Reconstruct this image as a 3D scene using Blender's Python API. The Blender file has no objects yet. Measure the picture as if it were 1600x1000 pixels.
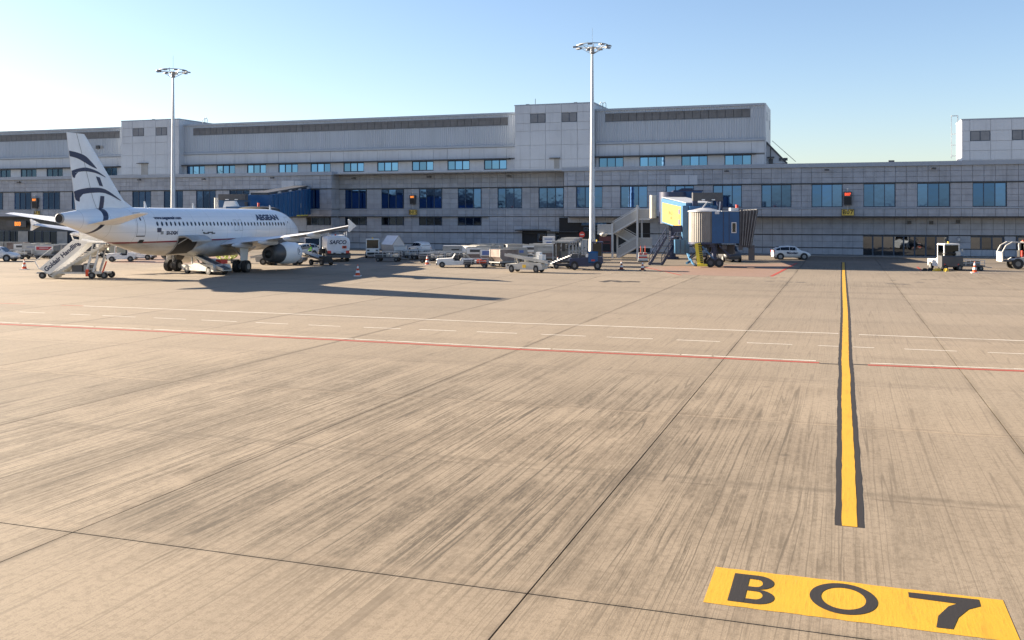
import bpy, bmesh, math, random
from math import sin, cos, tan, atan, atan2, pi, sqrt, radians as R
from mathutils import Vector, Matrix

rng = random.Random(7)
SC = bpy.context.scene
COL = SC.collection

# ------------------------------------------------------------------ camera
FOC, HOR, EYE = 1500.0, 338.0, 5.4          # focal length and horizon row in photo pixels, eye height in metres
YAW = atan(517 / FOC)
CS, SN = cos(YAW), sin(YAW)
cam_data = bpy.data.cameras.new('camera')
cam = bpy.data.objects.new('camera', cam_data); COL.objects.link(cam)
cam.location = (0, 0, EYE)
cam.rotation_euler = (R(90), 0, YAW)
cam_data.sensor_width = 36.0
cam_data.lens = 36.0 * FOC / 1600
cam_data.shift_y = -(500 - HOR) / 1600
cam_data.clip_start = 0.1
cam_data.clip_end = 9000
SC.camera = cam

# ------------------------------------------------------------------ light
SUN_DIR = Vector((-3.05, 0.16, 1.0)).normalized()     # towards the sun
SUN_EL = math.asin(SUN_DIR.z)
SUN_AZ = atan2(SUN_DIR.x, SUN_DIR.y)
world = bpy.data.worlds.new('World'); SC.world = world
world.use_nodes = True
wn = world.node_tree.nodes; wl = world.node_tree.links
bg = wn['Background']
sky = wn.new('ShaderNodeTexSky'); sky.sky_type = 'NISHITA'
sky.sun_disc = False
sky.sun_elevation = SUN_EL
sky.sun_rotation = SUN_AZ
sky.altitude = 50; sky.air_density = 1.0; sky.dust_density = 0.6; sky.ozone_density = 2.6
wb = wn.new('ShaderNodeMix'); wb.data_type = 'RGBA'; wb.blend_type = 'MULTIPLY'; wb.inputs[0].default_value = 1
wb.inputs[7].default_value = (1.0, .95, .985, 1)          # white balance of the whole sky
wl.new(sky.outputs[0], wb.inputs[6]); wl.new(wb.outputs[2], bg.inputs[0])
bg.inputs[1].default_value = 0.05
sun_data = bpy.data.lights.new('sun', 'SUN')
sun_data.energy = 5.0; sun_data.angle = R(0.5); sun_data.color = (1.0, 0.84, 0.64)
sun = bpy.data.objects.new('sun', sun_data); COL.objects.link(sun)
sun.rotation_euler = (-SUN_DIR).to_track_quat('-Z', 'Y').to_euler()
sun.location = SUN_DIR * 300
SC.view_settings.view_transform = 'Standard'
SC.view_settings.look = 'None'
SC.view_settings.gamma = 1
SC.view_settings.use_curve_mapping = False
SC.view_settings.exposure = 2.14
SC.render.engine = 'CYCLES'

# ------------------------------------------------------------------ measuring helpers
def G(px, py, z=0.0):
    """world point at height z seen at photo pixel px,py"""
    d = FOC * (EYE - z) / (py - HOR); l = d * (px - 800) / FOC
    return Vector((-SN * d + CS * l, CS * d + SN * l, z))
def pX(px, Y):
    return Y * tan(atan((px - 800) / FOC) - YAW)
def pZ(py, X, Y, eye=EYE):
    return eye - (py - HOR) * (-SN * X + CS * Y) / FOC
def toP(p):
    d = -SN * p[0] + CS * p[1]
    return 800 + FOC * (CS * p[0] + SN * p[1]) / d, HOR - FOC * (p[2] - EYE) / d, d
def ray(px, py):
    return Vector((-SN, CS, 0)) + Vector((CS, SN, 0)) * ((px - 800) / FOC) + Vector((0, 0, -(py - HOR) / FOC))

# ------------------------------------------------------------------ object helpers
def tag(o, label=None, cat=None, group=None, kind=None):
    if label: o['label'] = label
    if cat: o['category'] = cat
    if group: o['group'] = group
    if kind: o['kind'] = kind
    return o
def empty(name, loc=(0, 0, 0), rz=0.0, label=None, cat=None, group=None):
    o = bpy.data.objects.new(name, None); COL.objects.link(o)
    o.location = loc; o.rotation_euler = (0, 0, rz); o.empty_display_size = 0.3
    return tag(o, label, cat, group)
def link(name, me, parent=None, loc=None):
    o = bpy.data.objects.new(name, me); COL.objects.link(o)
    if parent: o.parent = parent
    if loc is not None: o.location = loc
    return o
def copy_tree(o, parent=None):
    c = o.copy(); COL.objects.link(c); c.parent = parent
    for ch in list(o.children): copy_tree(ch, c)
    return c

class MB:
    def __init__(s): s.v = []; s.f = []; s.m = []; s.s = []; s.mi = 0
    def add(s, vs, fs, sm=False):
        n = len(s.v); s.v += [tuple(v) for v in vs]
        for f in fs: s.f.append(tuple(i + n for i in f)); s.m.append(s.mi); s.s.append(sm)
        return s
    def box(s, x0, x1, y0, y1, z0, z1):
        return s.add([(x0,y0,z0),(x1,y0,z0),(x1,y1,z0),(x0,y1,z0),(x0,y0,z1),(x1,y0,z1),(x1,y1,z1),(x0,y1,z1)],
              [(3,2,1,0),(4,5,6,7),(0,1,5,4),(1,2,6,5),(2,3,7,6),(3,0,4,7)])
    def quad(s, *p): return s.add(p, [tuple(range(len(p)))])
    def bar(s, p0, p1, w, h=None, up=(0,0,1)):
        h = h or w; p0 = Vector(p0); p1 = Vector(p1); d = (p1 - p0).normalized(); u = Vector(up)
        if abs(d.dot(u)) > .98: u = Vector((1,0,0))
        a = d.cross(u).normalized() * w / 2; b = a.cross(d).normalized() * h / 2
        vs = [p + q for p in (p0, p1) for q in (-a-b, a-b, a+b, -a+b)]
        return s.add(vs, [(0,1,2,3),(7,6,5,4),(0,4,5,1),(1,5,6,2),(2,6,7,3),(3,7,4,0)])
    def cyl(s, p0, p1, r0, r1=None, n=10, caps=True, sm=True):
        r1 = r0 if r1 is None else r1
        p0 = Vector(p0); p1 = Vector(p1); d = (p1 - p0).normalized()
        u = Vector((0,0,1)) if abs(d.z) < .9 else Vector((1,0,0))
        a = d.cross(u).normalized(); b = d.cross(a)
        vs = []
        for p, r in ((p0, r0), (p1, r1)):
            for i in range(n):
                t = 2*pi*i/n; vs.append(p + a*(r*cos(t)) + b*(r*sin(t)))
        s.add(vs, [(i, (i+1) % n, n+(i+1) % n, n+i) for i in range(n)], sm)
        if caps: s.add(vs, [tuple(range(n-1,-1,-1)), tuple(range(n, 2*n))])
        return s
    def tube(s, pts, r, n=6):
        for a, b in zip(pts[:-1], pts[1:]): s.cyl(a, b, r, n=n)
        return s
    def prism(s, pts, axis, a, b):
        n = len(pts)
        def P(p, t): return (t, p[0], p[1]) if axis == 'x' else ((p[0], t, p[1]) if axis == 'y' else (p[0], p[1], t))
        return s.add([P(p, a) for p in pts] + [P(p, b) for p in pts],
              [tuple(range(n)), tuple(range(2*n-1, n-1, -1))] + [(i, n+i, n+(i+1) % n, (i+1) % n) for i in range(n)])
    def loft(s, rings, closed=True, caps=True, sm=True):
        n = len(rings[0]); vs = [p for r in rings for p in r]; fs = []
        for k in range(len(rings)-1):
            for i in range(n if closed else n-1):
                j = (i+1) % n; fs.append((k*n+i, k*n+j, (k+1)*n+j, (k+1)*n+i))
        s.add(vs, fs, sm)
        if caps: s.add(vs, [tuple(range(n)), tuple(range((len(rings)-1)*n, len(rings)*n))])
        return s
    def lathe(s, prof, o=(0,0,0), axis='z', n=16):
        rings = []
        for r, h in prof:
            ring = []
            for i in range(n):
                t = 2*pi*i/n; c, q = r*cos(t), r*sin(t)
                ring.append((o[0]+c, o[1]+q, o[2]+h) if axis == 'z' else ((o[0]+c, o[1]+h, o[2]+q) if axis == 'y' else (o[0]+h, o[1]+c, o[2]+q)))
            rings.append(ring)
        return s.loft(rings, True, True)
    def torus(s, c, Rr, r, n=24, m=6):
        rings = []
        for i in range(n+1):
            t = 2*pi*i/n; e = Vector((cos(t), sin(t), 0))
            rings.append([Vector(c) + e*(Rr + r*cos(2*pi*j/m)) + Vector((0,0,r*sin(2*pi*j/m))) for j in range(m)])
        return s.loft(rings, True, False)
    def mesh(s, name, mats):
        me = bpy.data.meshes.new(name); me.from_pydata(s.v, [], s.f)
        for m in (mats if isinstance(mats, (list, tuple)) else [mats]): me.materials.append(m)
        me.polygons.foreach_set('material_index', s.m)
        bm = bmesh.new(); bm.from_mesh(me)
        bmesh.ops.recalc_face_normals(bm, faces=bm.faces)
        bm.to_mesh(me); bm.free()
        me.polygons.foreach_set('use_smooth', s.s)
        me.update(); return me
    def build(s, name, mats, parent=None, loc=None):
        return link(name, s.mesh(name, mats), parent, loc)

def text_geo(body, size, bold=0.0, shear=0.0, spacing=1.0, cx=True):
    """flat outline of a word in its own x,y plane: vertices and faces"""
    cu = bpy.data.curves.new('t', 'FONT'); cu.body = body; cu.size = size; cu.offset = bold; cu.shear = shear
    cu.space_character = spacing; cu.resolution_u = 3
    cu.align_x = 'CENTER' if cx else 'LEFT'; cu.align_y = 'CENTER'
    o = bpy.data.objects.new('t', cu); COL.objects.link(o)
    me = bpy.data.meshes.new_from_object(o.evaluated_get(bpy.context.evaluated_depsgraph_get()))
    vs = [tuple(v.co) for v in me.vertices]; fs = [tuple(p.vertices) for p in me.polygons]
    bpy.data.objects.remove(o); bpy.data.curves.remove(cu); bpy.data.meshes.remove(me)
    return vs, fs
def text_on(name, body, size, m, parent, o, ux, uy, **k):
    """word laid on a plane: origin o, reading direction ux, up direction uy"""
    vs, fs = text_geo(body, size, **k); o = Vector(o); ux = Vector(ux); uy = Vector(uy)
    return MB().add([o + ux*v[0] + uy*v[1] for v in vs], fs).build(name, m, parent)

# ------------------------------------------------------------------ materials
def nd(nt, t, **k):
    n = nt.nodes.new(t)
    for a, b in k.items(): setattr(n, a, b)
    return n
def base_mat(name):
    m = bpy.data.materials.new(name); m.use_nodes = True
    return m, m.node_tree, m.node_tree.nodes['Principled BSDF'], m.node_tree.links
def mth(nt, op, a, b=None, clamp=False):
    n = nd(nt, 'ShaderNodeMath', operation=op, use_clamp=clamp)
    for i, x in enumerate((a, b)):
        if x is None: continue
        if isinstance(x, (int, float)): n.inputs[i].default_value = x
        else: nt.links.new(x, n.inputs[i])
    return n.outputs[0]
def ramp(nt, x, a, b, lo=0.0, hi=1.0):
    n = nd(nt, 'ShaderNodeMapRange'); n.clamp = True; n.interpolation_type = 'SMOOTHSTEP'
    nt.links.new(x, n.inputs[0]); n.inputs[1].default_value = a; n.inputs[2].default_value = b
    n.inputs[3].default_value = lo; n.inputs[4].default_value = hi
    return n.outputs[0]
def mixc(nt, f, a, b, mode='MIX'):
    n = nd(nt, 'ShaderNodeMix', data_type='RGBA', blend_type=mode)
    if isinstance(f, (int, float)): n.inputs[0].default_value = f
    else: nt.links.new(f, n.inputs[0])
    for i, x in ((6, a), (7, b)):
        if isinstance(x, tuple): n.inputs[i].default_value = (*x[:3], 1)
        else: nt.links.new(x, n.inputs[i])
    return n.outputs[2]
def noise(nt, vec, scale, detail=4, rough=.55, dist=0.0):
    n = nd(nt, 'ShaderNodeTexNoise'); n.inputs['Scale'].default_value = scale
    n.inputs['Detail'].default_value = detail; n.inputs['Roughness'].default_value = rough; n.inputs['Distortion'].default_value = dist
    if vec is not None: nt.links.new(vec, n.inputs['Vector'])
    return n.outputs['Fac']
def comb(nt, x, y, z=0.0):
    n = nd(nt, 'ShaderNodeCombineXYZ')
    for i, q in enumerate((x, y, z)):
        if isinstance(q, (int, float)): n.inputs[i].default_value = q
        else: nt.links.new(q, n.inputs[i])
    return n.outputs[0]
def mat(name, col, rough=.6, metal=0.0, var=.08, vscale=1.2, island=0.0, bump=0.0, bscale=20, emit=None, estr=0.0, dirt=None, stretch=None, rain=0.0):
    m, nt, b, L = base_mat(name)
    geo = nd(nt, 'ShaderNodeNewGeometry'); vec = geo.outputs['Position']
    if stretch:
        mp = nd(nt, 'ShaderNodeMapping'); mp.inputs['Scale'].default_value = stretch; L.new(vec, mp.inputs[0]); vec = mp.outputs[0]
    f = ramp(nt, noise(nt, vec, vscale, 5), .3, .7, 1 - var, 1 + var)
    if island: f = mth(nt, 'MULTIPLY', f, ramp(nt, geo.outputs['Random Per Island'], 0, 1, 1 - island, 1 + island))
    n = nd(nt, 'ShaderNodeMix', data_type='RGBA', blend_type='MULTIPLY'); n.inputs[0].default_value = 1
    n.inputs[6].default_value = (*col, 1); L.new(comb(nt, f, f, f), n.inputs[7])
    c = n.outputs[2]
    if dirt:
        c = mixc(nt, ramp(nt, noise(nt, vec, dirt[1], 6, .65), .5, .75, 0, dirt[2]), c, dirt[0])
    if rain:
        mp2 = nd(nt, 'ShaderNodeMapping'); mp2.inputs['Scale'].default_value = (2.6, 2.6, .16); L.new(geo.outputs['Position'], mp2.inputs[0])
        c = mixc(nt, mth(nt, 'MULTIPLY', ramp(nt, noise(nt, mp2.outputs[0], 1, 5, .65), .5, .72), rain), c, tuple(q*.55 for q in col))
    L.new(c, b.inputs['Base Color'])
    b.inputs['Roughness'].default_value = rough; b.inputs['Metallic'].default_value = metal
    if bump:
        bp = nd(nt, 'ShaderNodeBump'); bp.inputs['Strength'].default_value = bump; bp.inputs['Distance'].default_value = .02
        L.new(noise(nt, vec, bscale, 3), bp.inputs['Height']); L.new(bp.outputs[0], b.inputs['Normal'])
    if emit:
        b.inputs['Emission Color'].default_value = (*emit, 1); b.inputs['Emission Strength'].default_value = estr
    return m

JX, PX_, JY, PY_ = -4.27, 8.17, 13.05, 6.5      # slab joints of the apron
def concrete_mat(name, kind='slab'):
    m, nt, b, L = base_mat(name)
    geo = nd(nt, 'ShaderNodeNewGeometry'); sp = nd(nt, 'ShaderNodeSeparateXYZ'); L.new(geo.outputs['Position'], sp.inputs[0])
    x, y = sp.outputs[0], sp.outputs[1]
    pos = comb(nt, x, y)
    wob = mth(nt, 'MULTIPLY', mth(nt, 'SUBTRACT', noise(nt, comb(nt, mth(nt,'MULTIPLY',x,.35), mth(nt,'MULTIPLY',y,.3)), 1, 2), .5), .06)
    xw = mth(nt, 'ADD', x, wob)
    def st(sx, sy, d=5, r=.6): return noise(nt, comb(nt, mth(nt,'MULTIPLY',xw,sx), mth(nt,'MULTIPLY',y,sy)), 1, d, r)
    hair = st(44, .5, 2, .6)
    patch = noise(nt, pos, .045, 3, .5); patch2 = noise(nt, pos, .3, 5, .6); grain = noise(nt, pos, 7, 6, .75); speck = noise(nt, pos, 42, 3, .65)
    c = mixc(nt, ramp(nt, patch, .35, .68), (.285, .228, .162), (.272, .224, .164))
    c = mixc(nt, ramp(nt, patch2, .4, .72, 0, .38), c, (.242, .192, .135))
    c = mixc(nt, ramp(nt, y, 30, 60, 0, .55), c, (.218, .182, .142))
    c = mixc(nt, ramp(nt, x, 3, -6, 0, .22), c, (.195, .155, .110))
    c = mixc(nt, mth(nt, 'MULTIPLY', ramp(nt, y, 88, 112, 0, .72), ramp(nt, noise(nt, pos, .12, 4), .2, .5, .7, 1)), c, (.115, .098, .082))      # worn service road; shade along the terminal is also painted into its tone
    # the tyre-worn field in front: dark grains lying along the brushed lines of the stand
    fx = mth(nt, 'MULTIPLY', ramp(nt, x, -36, -15), ramp(nt, x, 4, -6))
    fy = mth(nt, 'MULTIPLY', ramp(nt, y, 10.5, 15.5), ramp(nt, y, 38, 24))
    field = mth(nt, 'ADD', mth(nt, 'MULTIPLY', mth(nt, 'MULTIPLY', fx, fy), .9), .17)
    far = mth(nt, 'MULTIPLY', ramp(nt, y, 55, 90), ramp(nt, noise(nt, pos, .06, 3), .42, .6)); far = mth(nt, 'MULTIPLY', far, .6)
    field = mth(nt, 'MAXIMUM', field, far)
    gr = st(13, 3.2, 6, .8); g1 = st(10.5, .09, 3, .6); g2 = st(4.6, .045, 3, .55)
    broken = ramp(nt, st(.55, .30, 6, .68), .40, .60); brk2 = ramp(nt, st(1.3, .5, 5, .7), .36, .58)
    grn = ramp(nt, gr, .36, .60, .30, 1)
    l1 = mth(nt, 'MULTIPLY', ramp(nt, g1, .48, .60), mth(nt, 'ADD', mth(nt, 'MULTIPLY', brk2, .6), .4))
    l2 = mth(nt, 'MULTIPLY', ramp(nt, g2, .50, .60), broken)
    dk = mth(nt, 'MULTIPLY', mth(nt, 'MAXIMUM', l1, l2), grn)
    c = mixc(nt, mth(nt, 'MULTIPLY', dk, mth(nt, 'MULTIPLY', field, 1.0)), c, (.062, .047, .029))
    c = mixc(nt, mth(nt, 'MULTIPLY', mth(nt, 'MULTIPLY', broken, grn), mth(nt, 'MULTIPLY', field, .56)), c, (.090, .067, .042))
    ln = mth(nt, 'ABSOLUTE', mth(nt, 'SUBTRACT', mth(nt, 'FRACT', mth(nt, 'MULTIPLY', st(1.1, .010, 2, .5), 26)), .5))
    lnf = mth(nt, 'MULTIPLY', ramp(nt, ln, .10, .02), ramp(nt, st(2.0, .22, 5, .7), .36, .54))
    c = mixc(nt, mth(nt, 'MULTIPLY', lnf, mth(nt, 'ADD', mth(nt, 'MULTIPLY', field, .75), .20)), c, (.062, .047, .030))
    c = mixc(nt, ramp(nt, hair, .55, .72, 0, .10), c, (.33, .26, .18))
    c = mixc(nt, ramp(nt, hair, .45, .3, 0, .16), c, (.14, .105, .07))
    # rubber bands across the stand, edges of the slabs, grains
    def band(yc, w, amt, col, wobs=.35, sc=.35):
        yy = mth(nt, 'ADD', mth(nt, 'SUBTRACT', y, yc), mth(nt, 'MULTIPLY', mth(nt, 'SUBTRACT', noise(nt, pos, sc, 4), .5), wobs))
        g = ramp(nt, mth(nt, 'ABSOLUTE', yy), w, 0, 0, amt)
        return mth(nt, 'MULTIPLY', g, ramp(nt, noise(nt, pos, 1.6, 4, .7), .3, .6)), col
    for yc, w, a, col in ((19.9, .26, .5, (.075,.058,.038)), (33.1, .35, .3, (.12,.09,.065)), (39.4, .5, .28, (.13,.10,.075)),
                          (26.1, .16, .6, (.30,.235,.16)), (26.32, .12, .5, (.11,.08,.05)), (44.0, .7, .22, (.14,.11,.085)), (52.5,.9,.3,(.13,.105,.08)), (13.35,.25,.35,(.30,.235,.165)), (67,1.6,.35,(.10,.08,.06)), (72,1.2,.35,(.10,.08,.06)), (79,1.2,.3,(.10,.08,.06))):
        f, col = band(yc, w, a, col); c = mixc(nt, f, c, col)
    u = mth(nt, 'FRACT', mth(nt, 'DIVIDE', mth(nt, 'SUBTRACT', x, JX), PX_))
    e = mth(nt, 'MULTIPLY', mth(nt, 'MINIMUM', u, mth(nt, 'SUBTRACT', 1, u)), PX_)
    ef = mth(nt, 'MULTIPLY', ramp(nt, e, .22, .02, 0, .5), ramp(nt, noise(nt, comb(nt, mth(nt,'MULTIPLY',x,.4), mth(nt,'MULTIPLY',y,.16)), 1, 5, .65), .36, .62))
    c = mixc(nt, ef, c, (.075, .057, .038))
    v = mth(nt, 'FRACT', mth(nt, 'DIVIDE', mth(nt, 'SUBTRACT', y, JY), PY_))
    e2 = mth(nt, 'MULTIPLY', mth(nt, 'MINIMUM', v, mth(nt, 'SUBTRACT', 1, v)), PY_)
    c = mixc(nt, mth(nt, 'MULTIPLY', ramp(nt, e2, .12, .01, 0, .28), broken), c, (.095, .073, .05))
    c = mixc(nt, ramp(nt, grain, .47, .62, 0, .42), c, (.125, .095, .062))
    c = mixc(nt, ramp(nt, speck, .50, .66, 0, .48), c, (.115, .088, .058))
    # oil drips
    vo = nd(nt, 'ShaderNodeTexVoronoi'); vo.inputs['Scale'].default_value = .55; vo.inputs['Randomness'].default_value = 1; L.new(pos, vo.inputs['Vector'])
    drip = mth(nt, 'MULTIPLY', ramp(nt, vo.outputs['Distance'], .11, .03, 0, .55), ramp(nt, patch2, .56, .62))
    c = mixc(nt, drip, c, (.06, .045, .032))
    tint = ramp(nt, geo.outputs['Random Per Island'], 0, 1, .94, 1.05)
    if kind == 'slab':
        oi = nd(nt, 'ShaderNodeObjectInfo'); tint = mth(nt, 'MULTIPLY', ramp(nt, oi.outputs['Random'], 0, 1, .92, 1.06), 1.0)
    c = mixc(nt, 1.0, c, comb(nt, tint, tint, tint), 'MULTIPLY')
    L.new(c, b.inputs['Base Color']); b.inputs['Roughness'].default_value = .85
    hgt = mth(nt, 'ADD', mth(nt, 'MULTIPLY', hair, .6), mth(nt, 'ADD', mth(nt, 'MULTIPLY', grain, .5), mth(nt, 'MULTIPLY', speck, .8)))
    bp = nd(nt, 'ShaderNodeBump'); bp.inputs['Strength'].default_value = .28; bp.inputs['Distance'].default_value = .010
    L.new(hgt, bp.inputs['Height']); L.new(bp.outputs[0], b.inputs['Normal'])
    return m
def paint_mat(name, col, under=(.25,.19,.13), wear=.5, sc=7.0, streak=True):
    """road paint, worn through to the concrete and dusty"""
    m, nt, b, L = base_mat(name)
    geo = nd(nt, 'ShaderNodeNewGeometry'); sp = nd(nt, 'ShaderNodeSeparateXYZ'); L.new(geo.outputs['Position'], sp.inputs[0])
    x, y = sp.outputs[0], sp.outputs[1]; pos = comb(nt, x, y)
    n1 = noise(nt, comb(nt, mth(nt,'MULTIPLY',x,22), mth(nt,'MULTIPLY',y,2.2)), 1, 4, .65); n2 = noise(nt, pos, sc, 6, .7); n3 = noise(nt, pos, .9, 4)
    c = mixc(nt, ramp(nt, n3, .3, .7, 0, .22), col, tuple(q*.72 for q in col))
    if streak: c = mixc(nt, ramp(nt, n1, .55, .72, 0, .38), c, tuple(q*.45 for q in col))
    c = mixc(nt, ramp(nt, mth(nt, 'ADD', mth(nt,'MULTIPLY',n2,.7), mth(nt,'MULTIPLY',n1,.3)), .6, .7, 0, wear), c, under)
    n4 = noise(nt, pos, 38, 3, .65); c = mixc(nt, ramp(nt, n4, .55, .7, 0, .45), c, tuple(q*.4 for q in col))
    n5 = noise(nt, comb(nt, mth(nt,'MULTIPLY',x,3.2), mth(nt,'MULTIPLY',y,.5)), 1, 5, .7); c = mixc(nt, ramp(nt, n5, .52, .68, 0, .35), c, tuple(q*.55+.004 for q in col))
    L.new(c, b.inputs['Base Color']); b.inputs['Roughness'].default_value = .7
    bp = nd(nt, 'ShaderNodeBump'); bp.inputs['Strength'].default_value = .3; bp.inputs['Distance'].default_value = .01
    L.new(n1, bp.inputs['Height']); L.new(bp.outputs[0], b.inputs['Normal'])
    return m
def pane_mat(name, col, rough=.04, wave=.14):
    m, nt, b, L = base_mat(name)
    geo = nd(nt, 'ShaderNodeNewGeometry'); oi = nd(nt, 'ShaderNodeObjectInfo')
    f = ramp(nt, oi.outputs['Random'], 0, 1, .72, 1.2)
    L.new(mixc(nt, 1.0, col, comb(nt, f, f, f), 'MULTIPLY'), b.inputs['Base Color'])
    b.inputs['Metallic'].default_value = 1; b.inputs['Roughness'].default_value = rough
    bp = nd(nt, 'ShaderNodeBump'); bp.inputs['Strength'].default_value = wave; bp.inputs['Distance'].default_value = .05
    L.new(noise(nt, geo.outputs['Position'], .6, 2), bp.inputs['Height']); L.new(bp.outputs[0], b.inputs['Normal'])
    return m
M = {}
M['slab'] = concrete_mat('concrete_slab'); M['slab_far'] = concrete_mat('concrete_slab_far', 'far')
M['joint'] = mat('joint_sealant', (.045,.04,.034), .9)
M['ground'] = mat('dry_ground', (.20,.16,.11), .95, var=.2, vscale=.02, dirt=((.16,.15,.09), .01, .7))
M['stone'] = mat('facade_stone', (.335,.362,.408), .75, var=.08, vscale=.9, island=.075, dirt=((.22,.24,.27), .5, .35), rain=.40)
M['stone2'] = mat('facade_stone_low', (.335,.362,.408), .75, var=.08, vscale=.9, island=.075, dirt=((.22,.24,.27), .5, .35), rain=.40)
M['core'] = mat('wall_core', (.24,.25,.27), .9)
M['coping'] = mat('metal_coping', (.30,.345,.41), .45, var=.04)
M['metal_panel'] = mat('metal_cladding_panel', (.46,.495,.545), .5, var=.05, vscale=.3, island=.05, rain=.28)
M['rib'] = mat('ribbed_cladding', (.395,.44,.50), .5, var=.05, vscale=.25, stretch=(1,1,.15), rain=.30)
M['louvre'] = mat('louvre_dark', (.17,.18,.20), .6, var=.1, island=.15)
M['frame'] = mat('window_frame', (.035,.06,.10), .45)
M['pane'] = pane_mat('window_pane', (.085,.18,.40))
M['pane_up'] = pane_mat('window_pane_bright', (.14,.30,.54))
M['pane_dark'] = pane_mat('window_pane_dark', (.035,.055,.09), .06)
M['pane_door'] = pane_mat('glass_door_pane', (.13,.15,.18), .03)
M['dark'] = mat('dark_opening', (.018,.019,.022), .8)
M['ledge'] = mat('dark_ledge', (.05,.055,.065), .5)
M['galv'] = mat('galvanised_steel', (.48,.50,.53), .42, .35, var=.06)
M['white'] = mat('white_paint', (.70,.70,.69), .38, var=.05, dirt=((.5,.48,.44), .8, .35))
M['dirty_white'] = mat('dirty_white_paint', (.46,.45,.42), .5, var=.1, dirt=((.35,.33,.29), 1.5, .55))
M['black'] = mat('black_rubber', (.022,.022,.023), .75)
M['dgrey'] = mat('dark_grey_metal', (.07,.072,.078), .5, .2)
M['grey'] = mat('grey_metal', (.27,.275,.28), .5, .3, var=.1)
M['alu'] = mat('aluminium_sheet', (.33,.33,.32), .42, .5, var=.12, vscale=2.0, dirt=((.28,.26,.23), 1.2, .5))
M['blue'] = mat('bridge_blue', (.010,.075,.20), .4, var=.08)
M['lblue'] = mat('light_blue_paint', (.045,.135,.25), .4, var=.06)
M['navy'] = mat('navy_paint', (.02,.03,.075), .4)
M['yellow'] = mat('pale_yellow_sheet', (.36,.255,.05), .5, var=.03)
M['syellow'] = mat('safety_yellow', (.72,.60,.05), .5)
M['red'] = mat('signal_red', (.55,.045,.03), .5)
M['orange'] = mat('cone_orange', (.62,.075,.025), .5)
M['amber'] = mat('amber_panel', (.80,.50,.04), .5)
M['line_yellow'] = paint_mat('line_paint_yellow', (.54,.295,.014), wear=.5)
M['line_black'] = paint_mat('line_paint_black', (.018,.014,.011), wear=.15, streak=False)
M['line_white'] = paint_mat('line_paint_white', (.62,.58,.52), wear=.45)
M['line_red'] = paint_mat('line_paint_red', (.36,.045,.025), wear=.45)
M['red_zone'] = paint_mat('faded_red_zone', (.240,.155,.115), (.27,.215,.15), wear=.95, sc=.8)
M['oil'] = mat('oil_stain', (.07,.06,.05), .8, var=.3, vscale=2)
M['glass'] = pane_mat('vehicle_glass', (.05,.06,.07), .05, .01)
# ================================================================== the setting
b = MB(); b.quad((-5000,-5000,-.12),(5000,-5000,-.12),(5000,5000,-.12),(-5000,5000,-.12))
tag(b.build('ground', M['ground']), kind='structure')
KX, KY = range(-17, 8), range(-3, 19)
ax0, ax1 = JX + PX_*KX[0], JX + PX_*(KX[-1]+1); ay0, ay1 = JY + PY_*KY[0], JY + PY_*(KY[-1]+1)
b = MB(); b.quad((ax0,ay0,-.06),(ax1,ay0,-.06),(ax1,ay1,-.06),(ax0,ay1,-.06))
apron = tag(b.build('apron', M['joint']), kind='structure')
gx, gy = .026, .007
sb = MB(); sb.box(-PX_/2+gx/2, PX_/2-gx/2, -PY_/2+gy/2, PY_/2-gy/2, -.1, 0)
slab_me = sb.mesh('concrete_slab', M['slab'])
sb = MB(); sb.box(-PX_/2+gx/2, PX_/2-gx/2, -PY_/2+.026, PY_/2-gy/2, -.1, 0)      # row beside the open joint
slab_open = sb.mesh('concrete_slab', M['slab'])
cells = []
for i in KX:
    for j in KY:
        cx, cy = JX + PX_*(i+.5), JY + PY_*(j+.5)
        x, y, d = toP((cx, cy, 0))
        vis = d > 3 and -250 < x < 1850
        cells.append((-(1.0/(d*d)) if vis else 1.0 + abs(d), cx, cy))
cells.sort()
farb = MB()
for n, (k, cx, cy) in enumerate(cells):
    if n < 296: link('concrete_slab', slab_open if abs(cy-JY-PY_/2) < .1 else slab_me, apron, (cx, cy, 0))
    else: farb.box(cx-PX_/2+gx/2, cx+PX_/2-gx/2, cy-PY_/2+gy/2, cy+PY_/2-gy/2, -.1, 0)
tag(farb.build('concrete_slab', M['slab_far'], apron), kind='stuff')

def ribbon(path, w, z, mats, name, jit=0.0, step=None, par=None):
    """painted strip along a ground path with slightly ragged edges"""
    b = MB(); pts = []
    for a, c in zip(path[:-1], path[1:]):
        a = Vector(a); c = Vector(c); n = max(1, int((c-a).length / (step or 1.0)))
        pts += [a.lerp(c, i/n) for i in range(n)]
    pts.append(Vector(path[-1])); L_ = []; R_ = []
    for i, p in enumerate(pts):
        t = (pts[min(i+1, len(pts)-1)] - pts[max(i-1, 0)]).normalized(); nrm = Vector((t.y, -t.x, 0))
        a = w/2 + rng.uniform(-jit, jit); c = w/2 + rng.uniform(-jit, jit)
        L_.append((p.x-nrm.x*a, p.y-nrm.y*a, z)); R_.append((p.x+nrm.x*c, p.y+nrm.y*c, z))
    n = len(pts)
    b.add(L_+R_, [(i, n+i, n+i+1, i+1) for i in range(n-1)])
    return b.build(name, mats, par or apron)
# stand centre line: yellow with black edges, a little crooked
cl = [G(1327.5,823), G(1326,745), G(1324.3,680), G(1321.8,610), G(1322.3,585), G(1320.6,565), G(1321,520), G(1321,487), G(1319.2,455), G(1318.2,430), G(1317.8,410)]
cl2 = [(p.x, p.y, 0) for p in cl]
ribbon(cl2, .50, .004, M['line_black'], 'line_border', .012, .4)
ribbon([(p[0], p[1], 0) for p in cl2], .262, .008, M['line_yellow'], 'centre_line', .008, .4)
def gl(pts, w, z, m, name, jit=.01, step=.8): return ribbon([tuple(G(*p)) for p in pts], w, z, M[m], name, jit, step)
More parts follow.
